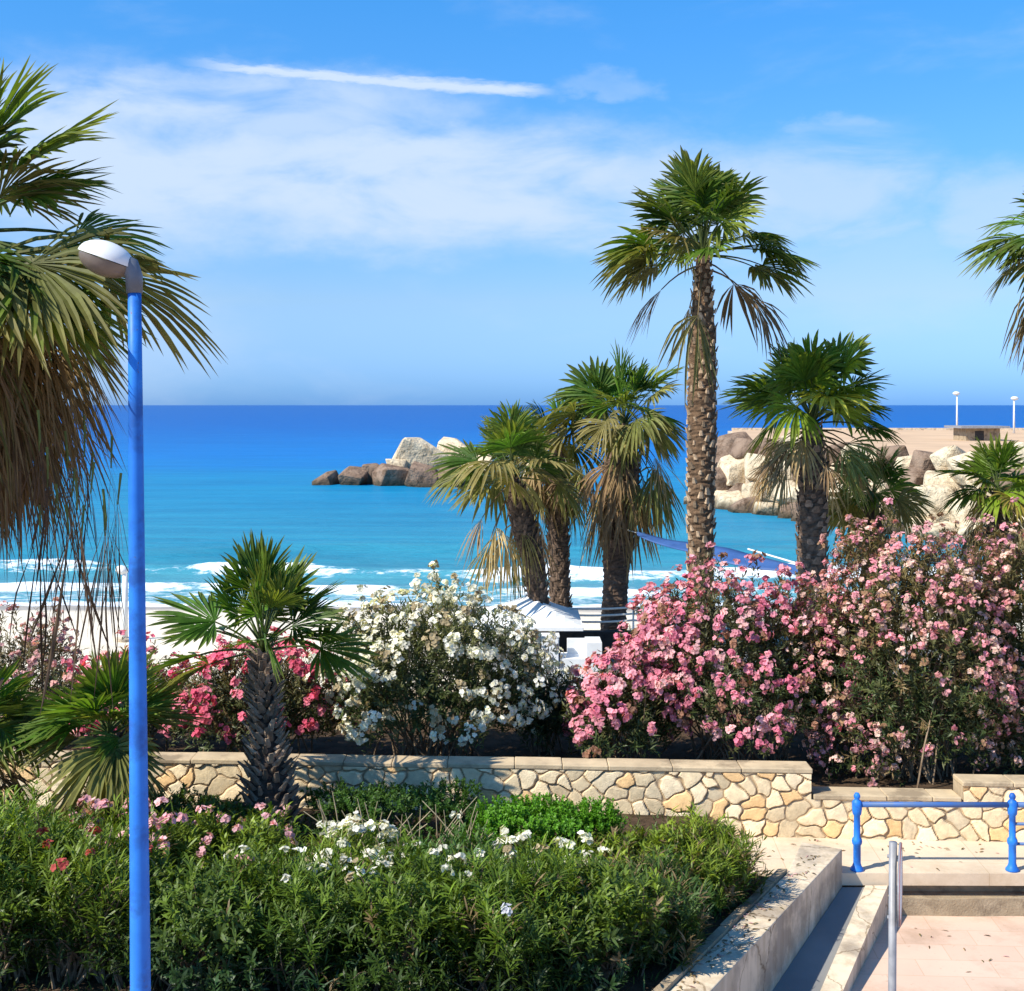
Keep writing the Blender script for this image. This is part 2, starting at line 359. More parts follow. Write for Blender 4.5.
crest4=68+2*np.roll(nz,40); d4=Y-crest4
Z+=.25*np.exp(-(d4/1.6)**2); 
foam=np.maximum(foam,.44*np.clip((60-Y)/7,0,1)*np.clip((Y-49)/1.5,0,1))
fade=np.clip((78-Y)/6,0,1)*np.clip((46-np.abs(X))/4,0,1)
Z=Z*fade+(.05*lnoise(X,Y,.5)+.07*lnoise(X*.4,Y,.35,7.))*fade; Z[-1]=0; Z[0]=-.35
foam*=np.clip((46-np.abs(X))/2,0,1)
mb=MB(); ny,nx=X.shape
idx=np.arange(nx*ny).reshape(ny,nx)
fq=np.stack([idx[:-1,:-1],idx[:-1,1:],idx[1:,1:],idx[1:,:-1]],-1).reshape(-1,4)
mb.add(np.stack([X,Y,Z+SEA],-1), fq, np.stack([foam.ravel()]*3,1))
y1=ys[-1]
far=[y1,140,300,800,3000,12000,45000]
hw=[60,220,400,1000,3000,12000,45000]
vv=[]; 
for yy,h in zip(far,hw):
    q=np.linspace(-1,1,9)
    vv+= [(h*t,yy,SEA) for t in q]
k=9
mb.add(vv,[(i*k+j,i*k+j+1,(i+1)*k+j+1,(i+1)*k+j) for i in range(len(far)-1) for j in range(k-1)],np.zeros(3))
for sgn in (-1,1):
    x0,x1=sorted((46*sgn,300*sgn))
    mb.add([(x0,ys[0],SEA),(x1,ys[0],SEA),(x1,y1,SEA),(x0,y1,SEA)],[(0,1,2,3)],np.zeros(3))
    mb.add([(60*sgn,y1,SEA),(300*sgn,y1,SEA),(300*sgn,140,SEA),(220*sgn,140,SEA)],[(0,1,2,3) if sgn>0 else (3,2,1,0)],np.zeros(3))
st(mb,'sea',M['sea'],True)
# beach ----------------------------------------------------------------
xs=np.arange(-60,60.1,1.0); ys=np.concatenate([np.arange(20.7,56,.5),[60,80]])
X,Y=np.meshgrid(xs,ys); Zb=np.interp(Y,[20,36,40,46,49.5,52,56,80],[-1.43,-1.46,-1.5,-2.05,-2.38,-2.6,-3,-4])
Zb=Zb+.05*lnoise(X,Y,.35); Zb=np.where((X>-1.5)&(Y<36.3),np.minimum(Zb,-1.6),Zb)
wet=np.clip((Y-46.3-.8*lnoise(X,Y,.12))/1.2,0,1)[...,None]
cb=np.array([.80,.70,.54])*(1-wet)+np.array([.36,.33,.29])*wet
mb=MB(); ny,nx=X.shape; idx=np.arange(nx*ny).reshape(ny,nx)
mb.add(np.stack([X,Y,Zb],-1),np.stack([idx[:-1,:-1],idx[:-1,1:],idx[1:,1:],idx[1:,:-1]],-1).reshape(-1,4),cb.reshape(-1,3))
st(mb,'beach',M['sand'],True)
# base ground (one wide sheet under everything on land)
mb=MB(); mb.add([(-300,-60,-1.75),(300,-60,-1.75),(300,38,-1.75),(-300,38,-1.75)],[(0,1,2,3)])
st(mb,'ground',M['pavement'])
# seaside pavement
mb=MB(); mb.box(-.6,60,20.75,36.6,-1.72,-1.4); st(mb,'pavement',M['pavement'])
# lower plaza (with paving joints)
mb=MB(); mb.add([(-40,-20,PZL),(40,-20,PZL),(40,14.99,PZL),(-40,14.99,PZL)],[(0,1,2,3)]); st(mb,'lower_plaza',M['plaza'])
# garden bed
def kx(y): return 1.39+(y-11.33)*.594-.03       # right edge of the planting
mb=MB()
gx=np.linspace(-14,3.4,90); gy=np.linspace(9.6,16.5,50); X,Y=np.meshgrid(gx,gy)
lim=kx(Y); X=np.minimum(X,np.where(Y<14.2,lim,2.6))
Zg=.27+.03*lnoise(X,Y,1.5); ny,nx=X.shape; idx=np.arange(nx*ny).reshape(ny,nx)
mb.add(np.stack([X,Y,Zg],-1),np.stack([idx[:-1,:-1],idx[:-1,1:],idx[1:,1:],idx[1:,:-1]],-1).reshape(-1,4))
st(mb,'garden_soil',M['soil'],True)
mb=MB(); mb.prism([(-14,9.5),(kx(9.5),9.5),(kx(9.5)+.1,9.6),(-14,9.6)],PZL-.1,.3)
tag(mb.build('planter_wall',M['concrete']),'low concrete wall along the near edge of the hedge bed','wall')
# planting bed behind the stone wall
mb=MB(); gx=np.linspace(-14,14,80); gy=np.linspace(16.55,20.4,14); X,Y=np.meshgrid(gx,gy)
Zg=.44+.04*lnoise(X,Y,1.2); Y=Y-.056*X*np.clip((18-Y)/1.45,0,1); ny,nx=X.shape; idx=np.arange(nx*ny).reshape(ny,nx)
mb.add(np.stack([X,Y,Zg],-1),np.stack([idx[:-1,:-1],idx[:-1,1:],idx[1:,1:],idx[1:,:-1]],-1).reshape(-1,4))
st(mb,'planting_bed',M['soil'],True)
# promenade slab with lip, recess, lower band
mb=MB(); mb.prism([(2.62,14.95),(3.93,14.95),(16,14.88),(16,16.1),(2.62,16.6)],-.145,0.0)
st(mb,'promenade',M['promenade'])
t=thing('step',(8,15,PZL),'weathered concrete step under the promenade edge with a dark gap','step')
mb=MB(); mb.prism([(3.95,15.13),(16,15.06),(16,15.6),(3.95,15.6)],PZL-.05,-.15); part(mb,'step_riser',M['riser'],t)
mb=MB(); g=np.linspace(4.35,16,40); fr=[(x,14.93-.0058*(x-4)+.012*math.sin(x*3.1)+.008*math.sin(x*9)) for x in g]
mb.prism(fr+[(16,15.15),(4.35,15.15)],PZL-.02,[-.29+.012*math.sin(x*2.2)+.012*math.sin(7*x) for x,_ in fr]+[-.28,-.28]); part(mb,'step_tread',M['riser'],t)

# ramp with parapets
def ax(y): return 1.80+(y-11.33)*.594
A=MB()
far=(3.95,14.95); near=(ax(7.5),7.5)
A.prism([near,far,(3.52,15.2),(kx(14.2)+.06,14.2),(kx(7.5)+.06,7.5)],PZL-.05,.29)
t=thing('ramp_wall',(2.5,12,PZL),'broad low concrete wall between the hedge and the ramp','wall')
o=part(A,'wall',M['concrete'],t); bv=o.modifiers.new('bevel','BEVEL'); bv.width=.012; bv.segments=2
mb=MB()
for i in range(12):
    ya=8+i*.52; yb=ya+.50
    mb.prism([(kx(ya)-.05,ya),(kx(ya)+.055,ya),(kx(yb)+.055,yb),(kx(yb)-.05,yb)],.1,.325+.008*math.sin(i*2.3))
part(mb,'kerb',M['riser'],t)
mb=MB()
fl=[(3.93,14.93),(4.30,14.93)]
def bl(y): return 3.13+(y-12.69)*.489
def br(y): return 3.36+(y-12.69)*.507
rz=lambda y: -.155-(14.93-y)*.15
mb.prism([(ax(11.8),11.8),(bl(11.8)+.05,11.8),(bl(14.92)+.05,14.92),(3.94,14.92)],PZL-.1,[max(rz(11.8),PZL+.004)]*2+[-.155,-.155])
st(mb,'ramp',M['pavement'])
mb=MB()
zb=lambda y: max(-.125-(14.9-y)*.1,PZL+.02)
yy=[14.9,13.8,12.69,11.6]
for a,b in zip(yy[:-1],yy[1:]):
    mb.prism([(bl(b),b),(br(b),b),(br(a),a),(bl(a),a)],PZL-.05,[zb(b),zb(b),zb(a)-.002,zb(a)-.002])
tag(mb.build('ramp_kerb',M['concrete']),'narrow sloping concrete kerb between the ramp and the pink plaza','kerb')

# ------------------------------------------------------------------ stone wall
def wy(x): return 16.4-.056*x
def stone_sheet(mb,x0,x1,z0,z1,res=.013,seed=3):
    nx=int((x1-x0)/res); nz=int((z1-z0)/res); u=np.linspace(x0,x1,nx); v=np.linspace(z0,z1,nz)
    U,V=np.meshgrid(u,v)
    # warp
    Uw=U+.04*np.sin(V*9+U*2)+.03*np.sin(U*7.3)+.012*np.sin(V*31+U*17); Vw=V+.03*np.sin(U*6.1+V*3)+.012*np.sin(U*29-V*13)
    cw,ch=.25,.20
    I=np.floor(Uw/cw).astype(int); J=np.floor(Vw/ch).astype(int)
    f1=np.full(U.shape,9.); f2=np.full(U.shape,9.); ci=np.zeros(U.shape,int); px=np.zeros(U.shape); pz=np.zeros(U.shape)
    def h(i,j,k): 
        x=np.sin(i*127.1+j*311.7+k*74.7)*43758.5453; return x-np.floor(x)
    for di in (-2,-1,0,1,2):
        for dj in (-2,-1,0,1,2):
            a=I+di; b=J+dj
            sx=(a+.5+.8*(h(a,b,1)-.5))*cw+(b%2)*cw*.4; sz=(b+.5+.8*(h(a,b,2)-.5))*ch
            dist=np.hypot(Uw-sx,(Vw-sz)*1.12)
            nw=dist<f1
            f2=np.where(nw,f1,np.minimum(f2,dist)); ci=np.where(nw,a*73+b*1009,ci); px=np.where(nw,sx,px); pz=np.where(nw,sz,pz)
            f1=np.where(nw,dist,f1)
    e=f2-f1
    k=np.clip(e/.035,0,1); k=k*k*(3-2*k)
    t1=h(ci,ci*0,3)-.5; t2=h(ci,ci*0,4)-.5; t3=h(ci,ci*0,5)
    disp=k*(.014+.03*t3+.07*t1*(Uw-px)+.10*t2*(Vw-pz)-.25*f1**2)
    mort=np.array([.42,.30,.18]); 
    base=np.array([.88,.69,.43])[None,None]*(.74+.4*t3[...,None])
    warm=np.array([1.0,.82,.62]); mixw=(h(ci,ci*0,6)>.86)[...,None]
    base=np.where(mixw,base*warm,base); pale=(h(ci,ci*0,7)>.7)[...,None]; base=np.where(pale,base*np.array([1.03,1.06,1.12]),base)
    kk=np.clip((e-.014)/.02,0,1)[...,None]
    col=mort*(1-kk)+base*kk
    nrm=np.array([-.056,-1.0])/math.hypot(1,.056)
    Vt=np.stack([U+nrm[0]*disp,wy(U)+nrm[1]*disp,V],-1)
    idx=np.arange(nx*nz).reshape(nz,nx)
    mb.add(Vt.reshape(-1,3),np.stack([idx[:-1,:-1],idx[:-1,1:],idx[1:,1:],idx[1:,:-1]],-1).reshape(-1,4),col.reshape(-1,3))
wall=thing('stone_wall',(0,16.4,0),'crazy paved cream stone wall with pale coping running across the garden','wall')
mb=MB(); XN0,XN1=3.87,5.80
for x0,x1,zt in ((-9.5,XN0,.83),(XN0,XN1,.50),(XN1,9.5,.70)):
    stone_sheet(mb,x0,x1,-.08 if x0>0 else -.05,zt)
    mb.prism([(x0,wy(x0)+.012),(x1,wy(x1)+.012),(x1,wy(x1)+.36),(x0,wy(x0)+.36)],-.1,zt-.002,(.45,.35,.23))
part(mb,'masonry',M['stone'],wall)
def coping(x0,x1,zt,seed):
    mb=MB(); r=random.Random(seed); x=x0
    while x<x1-.01:
        xe=min(x+r.uniform(.55,.95),x1); 
        if x1-xe<.3: xe=x1
        dz=r.uniform(-.006,.006); dy=r.uniform(-.008,.008)
        a,b=x+.003,xe-.003
        mb.prism([(a,wy(a)-.035+dy),(b,wy(b)-.035+dy),(b,wy(b)+.33),(a,wy(a)+.33)],zt,zt+.06+dz); x=xe
    o=part(mb,'coping',M['coping'],wall); m=o.modifiers.new('bevel','BEVEL'); m.width=.012; m.segments=2
coping(-9.5,XN0+.02,.832,1); coping(XN0+.025,XN1-.025,.502,2); coping(XN1-.02,9.5,.702,3)

# parapet towards the sea
t=thing('parapet',(0,20.5,-1.4),'low rendered parapet with pale top behind the oleanders','wall')
mb=MB(); mb.box(-14,14,20.42,20.70,-1.5,.80); part(mb,'wall',M['riser'],t)
mb=MB(); mb.box(-14,14,20.38,20.74,.80,.89); part(mb,'coping',M['coping'],t)

# ------------------------------------------------------------------ palms
Zup=np.array([0,0,1.])
def frond(mb,C,az,el,pet,R,rng,nseg=26,spread=1.9,droop=.5,cup=.15,col=(.05,.13,.02),tip=(.16,.17,.05),roll=.4,sag=.25,pcol=(.12,.16,.05),prad=.013,thin=1.0,tilt=0.,jit=.035,sway=.10):
    az=az+rng.normal(0,.08); d0=np.array([math.cos(el)*math.cos(az),math.cos(el)*math.sin(az),math.sin(el)])
    tt=np.linspace(0,1,6)[:,None]; path=C+d0*pet*tt-Zup*sag*pet*tt**2
    mb.tube(path,np.linspace(prad*1.5,prad*.7,6),4,np.array(pcol),cap=False)
    Hh=path[-1]; a=unit(path[-1]-path[-2]); s=np.cross(a,Zup)
    if np.linalg.norm(s)<.1: s=np.array([math.sin(az),-math.cos(az),0])
    s=unit(s); n=unit(np.cross(s,a)); rl=rng.normal(0,roll)
    s,n=s*math.cos(rl)+n*math.sin(rl), n*math.cos(rl)-s*math.sin(rl)
    a,n=a*math.cos(tilt)-n*math.sin(tilt), n*math.cos(tilt)+a*math.sin(tilt)
    th=np.linspace(-spread,spread,nseg); q=np.abs(th)/spread
    ln=R*(1-.28*q**2)*rng.uniform(.88,1.06,nseg)
    D=np.cos(th)[:,None]*a+np.sin(th)[:,None]*s+cup*(q[:,None]**1.3)*n+rng.normal(0,jit,(nseg,3)); D=unit(D)
    ts=np.array([0,.3,.58,.75,.89,1.0]); half=(spread/nseg)*thin
    wd=np.array([.01,.3,.58,.52,.32,.0])*half*1.2
    dr=droop*rng.uniform(.6,1.4,nseg)
    k=np.maximum(ts-.38,0)
    mid=Hh+D[:,None,:]*(ln[:,None]*ts[None,:])[...,None]-Zup*(dr[:,None]*ln[:,None]*(k[None,:]**1.7))[...,None]
    sw=rng.normal(0,sway,(nseg,3)); mid=mid+sw[:,None,:]*(ln[:,None]*(k[None,:]**2))[...,None]
    lat=unit(np.cross(np.broadcast_to(n,D.shape),D))
    wv=lat[:,None,:]*(ln[:,None]*wd[None,:])[...,None]
    Lf=mid+wv; Rt=mid-wv; Md=mid-n*(ln[:,None]*wd[None,:]*.55)[...,None]
    V=np.stack([Lf,Md,Rt],2)  # nseg,6,3,3
    v=rng.uniform(.75,1.3,(nseg,1,1,1)); c0=np.array(col); c1=np.array(tip)
    tk=(np.clip((ts-.45)/.55,0,1)**1.5)[None,:,None,None]
    Cc=(c0*(1-tk)+c1*tk)*v*np.ones((nseg,6,3,1))
    base=np.arange(nseg)[:,None,None]*18; i=np.arange(5)[None,:,None]*3; j=np.arange(2)[None,None,:]
    a0=base+i+j; fq=np.stack([a0,a0+1,a0+4,a0+3],-1).reshape(-1,4)
    mb.add(V.reshape(-1,3),fq,Cc.reshape(-1,3))
    return Hh
def trunk_mesh(mb,path,rad,seed,boots=0,boot=(.10,.14,.05),nr=None,c=(.2,.14,.09),cb=(.3,.22,.15),bt0=0,bt1=1.0,out=.55,ring=.03):
    rng=np.random.default_rng(seed); path=np.asarray(path,float); T=np.linspace(0,1,len(path))
    Lt=np.linalg.norm(np.diff(path,axis=0),axis=1).sum(); nr=nr or max(30,int(Lt/.05)); n=18
    t=np.linspace(0,1,nr); pts=np.stack([np.interp(t,T,path[:,i]) for i in range(3)],1)
    if len(path)>2:
        for _ in range(3): pts[1:-1]=(pts[:-2]+2*pts[1:-1]+pts[2:])/4
    r=np.interp(t,np.linspace(0,1,len(rad)),rad)
    th=np.arange(n)*2*math.pi/n
    rr=r[:,None]*(1+ring*np.sin(t*Lt*42)[:,None]+rng.normal(0,.035,(nr,n)))
    V=pts[:,None,:]+np.stack([rr*np.cos(th),rr*np.sin(th),np.zeros_like(rr)],-1)
    cc=np.array(c)*rng.uniform(.6,1.35,(nr,n,1))
    f=[(i*n+j,i*n+(j+1)%n,(i+1)*n+(j+1)%n,(i+1)*n+j) for i in range(nr-1) for j in range(n)]
    mb.add(V.reshape(-1,3),f,cc.reshape(-1,3)); mb.f.append(np.array([list(range((nr-1)*n,nr*n))])+mb.n-nr*n)
    for k in range(boots):
        tk=bt0+(bt1-bt0)*(k+.5)/boots; an=k*2.39996+rng.normal(0,.12)
        p=np.array([np.interp(tk,t,pts[:,i]) for i in range(3)]); rk=np.interp(tk,t,r)
        o=np.array([math.cos(an),math.sin(an),0]); la=np.array([-math.sin(an),math.cos(an),0])
        w0,h0,th0=boot; s=rng.uniform(.7,1.3); w0*=s; h0*=s
        b=p+o*rk*.93; dirv=unit(o*out*rng.uniform(.6,1.4)+Zup+la*rng.normal(0,.2))
        e=b+dirv*h0
        inn=unit(np.cross(la,dirv))
        v=[b-la*w0/2,b+la*w0/2,b+la*w0/2-inn*th0,b-la*w0/2-inn*th0]
        v=[b-la*w0/2,b+la*w0/2,b+o*th0+la*w0*.3-Zup*th0*.5,b+o*th0-la*w0*.3-Zup*th0*.5, e-la*w0*.26,e+la*w0*.26,e+o*th0*.35+la*w0*.15,e+o*th0*.35-la*w0*.15]
        c_=np.array(cb)*rng.uniform(.45,1.5)
        mb.add(v,[(0,3,2,1),(4,5,6,7),(0,1,5,4),(1,2,6,5),(2,3,7,6),(3,0,4,7)],c_)
GREEN=[(.055,.13,.014),(.085,.17,.018),(.11,.19,.022),(.045,.10,.014),(.16,.21,.03)]
OLIVE=[(.17,.17,.05),(.22,.19,.07),(.14,.15,.04)]
TAN=[(.30,.21,.10),(.24,.16,.08),(.36,.27,.13),(.2,.13,.07)]
def palm(name,label,cat,C,base,rad,pet,R,nlive,elr,ndead,elr_dead,seed,group=None,boots=150,boot=(.13,.13,.05),tc=(.2,.14,.09),tb=(.3,.22,.15),mid=None,extra=[],droop=.5,nseg=26,olive=5,out=.55,prad=.016,deadR=1.0,bt0=0,dspread=.9,ddroop=1.1,thin=1.0,trunk_smooth=False,tilt=(.0,.6),deadc=1.0,djit=.12,strands=[],pvar=(.5,1.12),bright=1.0,dthin=.85):
    C=np.asarray(C,float); base=np.asarray(base,float); rng=np.random.default_rng(seed)
    root=thing(name,base,label,cat,group)
    rad=list(rad)+[rad[-1]*.9,rad[-1]*.45]; path=[base]+([np.asarray(mid,float)] if mid is not None else [])+[C]
    mb=MB(); trunk_mesh(mb,path,rad,seed,boots,boot,c=tc,cb=tb,out=out,bt0=bt0); part(mb,'trunk',M['bark'],root,trunk_smooth)
    mb=MB()
    for i in range(nlive):
        u=(i+.5)/nlive; el=elr[0]+(elr[1]-elr[0])*u**.9+rng.normal(0,.16); az=i*2.39996+rng.normal(0,.5)
        old=i>=nlive-olive
        c=np.array((OLIVE if old else GREEN)[rng.integers(3 if old else 5)])*bright*rng.uniform(.8,1.2)
        frond(mb,C+Zup*(.12*(1-u)),az,el,pet*rng.uniform(*pvar),R*rng.uniform(.72,1.12),rng,nseg,rng.uniform(1.15,1.85) if u>.15 else rng.uniform(.6,1.1),droop*rng.uniform(.7,1.4)*(1.5 if old else 1),.15,c,tuple(np.array(c)*.6+np.array([.12,.09,.03])*.9),.55,.15,prad=prad,thin=thin,tilt=rng.uniform(*tilt)*max(0,min(1,1.35-el))-.12*(el>1.0))
    for (az,el,p_,r_,k_) in extra:
        c=(GREEN if k_==0 else OLIVE)[rng.integers(3)]
        frond(mb,C,az,el,p_,r_,rng,nseg,1.7,droop*(1 if k_==0 else 1.5),.12,c,tuple(np.array(c)*.6+np.array([.12,.09,.03])),.3,.25,prad=prad,thin=thin)
    part(mb,'fronds',M['leaf'],root)
    if ndead:
        mb=MB()
        for i in range(ndead):
            u=(i+.5)/ndead; el=elr_dead[0]+(elr_dead[1]-elr_dead[0])*u+rng.normal(0,.1); az=i*2.39996+1+rng.normal(0,.3)
            c=np.array(TAN[rng.integers(4)] if rng.random()>.25 else OLIVE[rng.integers(3)])*deadc
            frond(mb,C-Zup*(.1+.35*u*min(1,pet)),az,el,pet*rng.uniform(.55,.95),R*deadR*rng.uniform(.7,1.05),rng,nseg-6,rng.uniform(.6,1.5)*dspread,ddroop*rng.uniform(.7,1.5),-.25,c,tuple(np.array(c)*.75),.7,.5,pcol=(.2,.14,.07),prad=prad,thin=thin*dthin,jit=djit,sway=.22)
        for (q,l_) in strands:
            frond(mb,np.array(q),rng.uniform(0,6.28),-1.45,.15,l_,rng,int(rng.integers(3,7)),rng.uniform(.15,.4),.4,-.1,tuple(np.array((.10,.065,.04))*rng.uniform(.5,1.5)),(.05,.035,.025),.7,.1,prad=.005,thin=.22,jit=.1,sway=.15)
        part(mb,'dead_fronds',M['dead'],root)
    return root
EXEC_PALMS=True
GP='palms along the beach'
# tall palm
palm('palm_tree','tallest fan palm in full view, bare textured trunk rising out of the pink oleander','palm',P(703,256,27),[P(699,500,27)[0],27,-1.4],[.31,.27,.26,.29,.31],1.45,1.2,36,(1.52,.3),5,(.1,-.5),11,GP,boots=420,boot=(.12,.12,.045),tc=(.15,.09,.05),tb=(.38,.265,.165),out=.5,droop=.45,extra=[(1.2,1.35,1.5,1.2,0),(-1.8,1.3,1.5,1.15,0),(2.6,1.2,1.45,1.15,0),(-.4,1.15,1.45,1.15,0),(math.pi,.45,1.3,1.2,0),(3.3,.2,1.3,1.15,1),(2.9,.05,1.0,1.1,1),(0.02,.35,1.3,1.3,0),(.1,.1,1.3,1.1,0),(-.3,.0,1.1,1.0,1),(-1.6,.3,1.2,1.0,0)])
palm('palm_tree','bushy palm on a thick brown trunk left of the tallest palm, shaggy dry fronds hanging','palm',P(624,428,35.5),[P(612,600,35.5)[0],35.5,-1.4],[.38,.36,.36,.44,.55],1.45,1.4,32,(1.5,.05),26,(-.2,-1.2),12,GP,boots=160,boot=(.16,.18,.06),tc=(.13,.085,.06),tb=(.17,.11,.08),bt0=.45,olive=14,bright=1.2,deadc=1.3)
palm('palm_tree','leftmost palm of the beach clump, trunk leaning left under a drooping green crown','palm',P(512,478,33),[P(546,650,33)[0],33,-1.4],[.30,.28,.27,.28,.32],1.25,1.25,28,(1.5,.0),10,(-.3,-1.1),13,GP,boots=260,boot=(.13,.15,.05),tc=(.12,.08,.055),tb=(.15,.10,.07),mid=P(533,560,33),olive=10,bright=1.2,deadc=1.3)
palm('palm_tree','slender palm with browned crown squeezed between two stouter palms of the beach clump','palm',P(556,445,37.5),[P(561,640,37.5)[0],37.5,-1.45],[.30,.29,.29,.31],.9,1.1,18,(1.4,-.2),22,(-.2,-1.25),14,GP,boots=260,boot=(.13,.15,.05),tc=(.12,.08,.055),tb=(.15,.10,.07),olive=9)
palm('palm_tree','bright green upright palm right of the tallest one, skirt of yellowed fronds under its crown','palm',P(813,424,29),[P(811,600,29)[0],29,-1.4],[.22,.23,.29,.33,.33],1.35,1.3,36,(1.5,.45),22,(.35,-.25),15,GP,boots=260,boot=(.2,.14,.05),tc=(.15,.10,.07),tb=(.24,.16,.11),olive=0,bright=np.array((2.5,1.9,1.5)),deadc=1.5,ddroop=.75,deadR=.72,extra=[(.05,.55,1.2,.95,0),(0.0,.2,1.3,.9,0)])
palm('palm_tree','short olive fan palm in front of the boulders, half hidden by the pale pink oleander','palm',P(872,500,31),[P(876,600,31)[0],31,-1.4],[.26,.26,.28,.3],.65,.95,24,(1.5,-.3),10,(-.3,-1.1),16,GP,boots=120,boot=(.13,.15,.05),tc=(.10,.065,.045),tb=(.13,.09,.06),olive=8,bright=np.array((1.6,1.3,1.1)))
palm('palm_tree','small yellow green palm behind the pale pink oleander at the right edge','palm',P(998,492,29),[P(1000,600,29)[0],29,-1.4],[.26,.26,.28,.3],.7,1.0,22,(1.5,-.3),12,(-.3,-1.1),17,GP,boots=120,boot=(.13,.15,.05),tc=(.10,.065,.045),tb=(.13,.09,.06),olive=6,bright=np.array((2.0,1.5,1.2)))
palm('palm_tree','high palm crown with brown drooping fronds cut off by the right edge','palm',P(1066,250,26),[P(1070,500,26)[0],26,-1.4],[.34,.30,.29,.33,.36],1.0,1.2,26,(1.45,-.3),14,(-.3,-.9),18,GP,boots=200,boot=(.12,.12,.045),tc=(.17,.12,.08),tb=(.38,.28,.2),out=.35)
# near palm at the left edge
palm('palm_tree','big shaggy near palm at the left edge, dead fronds hanging beside the blue lamp post','palm',P(-52,240,6.9),[P(-75,600,6.9)[0],6.9,PZL],[.24,.22,.22,.26],.6,.66,7,(1.5,.5),84,(.05,-1.4),19,None,boots=260,boot=(.10,.11,.04),tc=(.15,.10,.07),tb=(.25,.18,.12),nseg=42,olive=2,prad=.010,droop=.35,deadR=1.0,ddroop=1.25,deadc=.85,djit=.15,dthin=.78,dspread=1.05,pvar=(.5,1.15),bright=.9,
  extra=[(0.0,1.0,.68,.72,0),(-.4,1.2,.7,.7,0),(.25,.8,.55,.55,0),(0.05,.30,.72,.55,0),(-.5,-.1,.55,.75,0),(-.9,-.1,.5,.8,1),(.1,.04,.85,.7,1),(-.35,.05,.6,.66,0),(-1.3,.0,.5,.75,0),(-.25,-.3,.55,.7,1),(-.75,.02,.78,.72,1),(-.62,-.12,.72,.7,0)],
  strands=[(P(38+int(k*9.3)%92,410+(k*37)%90,6.3+.1*(k%7)),.42+.07*(k%5)) for k in range(18)]+[(P(px,505,6.5),.72) for px in (66,84,104,40)])
# garden palms
GG='young palms by the stone wall'
palm('young_palm','young green fan palm with a shaggy scaled trunk standing before the stone wall','palm',P(262,652,15.4),[P(272,830,15.4)[0],15.4,.27],[.28,.29,.23,.15,.11],.70,.76,26,(1.5,.3),0,(-.5,-1),21,GG,boots=260,boot=(.09,.17,.04),tc=(.07,.05,.04),tb=(.34,.25,.18),out=1.1,olive=1,droop=.2,prad=.012,bright=1.25,pvar=(.75,1.15),extra=[(math.pi,.2,.8,.75,0),(0.1,.3,.75,.75,0)])
palm('young_palm','low palm with sunlit yellowish fans just behind the blue lamp post','palm',P(108,738,14.6),[P(110,815,14.6)[0],14.6,.27],[.20,.22,.20,.16],.45,.82,24,(1.5,0),6,(-.2,-.8),22,GG,boots=90,boot=(.10,.14,.05),tc=(.07,.05,.04),tb=(.12,.08,.06),out=.9,olive=6,droop=.25,prad=.011,bright=1.35)
palm('young_palm','low palm cut off by the left edge under the hanging dead fronds','palm',P(-22,735,14.9),[P(-22,800,14.9)[0],14.9,.27],[.20,.22,.20,.16],.45,.7,18,(1.5,-.05),5,(-.2,-.8),23,GG,boots=90,boot=(.10,.14,.05),tc=(.07,.05,.04),tb=(.12,.08,.06),out=.9,olive=4,droop=.25,prad=.011)

# ------------------------------------------------------------------ shrubs
def leaves(mb,p,d,n,L_,W_,c):
    p,d,n=np.asarray(p),unit(d),unit(n); lat=unit(np.cross(n,d)); n2=np.cross(d,lat); L_=L_[:,None]; W_=W_[:,None]
    b=p; m1=p+d*L_*.35; m2=p+d*L_*.72-n2*L_*.04; t=p+d*L_-n2*L_*.14
    V=np.stack([b,m1+lat*W_/2+n2*W_*.12,m1-lat*W_/2+n2*W_*.12,m2+lat*W_*.38+n2*W_*.1,m2-lat*W_*.38+n2*W_*.1,t],1)
    k=len(p)*6; base=np.arange(len(p))[:,None]*6
    q=np.concatenate([base+np.array([[1,2,4,3]])]); tr=np.concatenate([base+np.array([[0,2,1]]),base+np.array([[3,4,5]])])
    n0=mb.n; mb.add(V.reshape(-1,3),q,np.repeat(c,6,0)); mb.f.append(tr+n0)
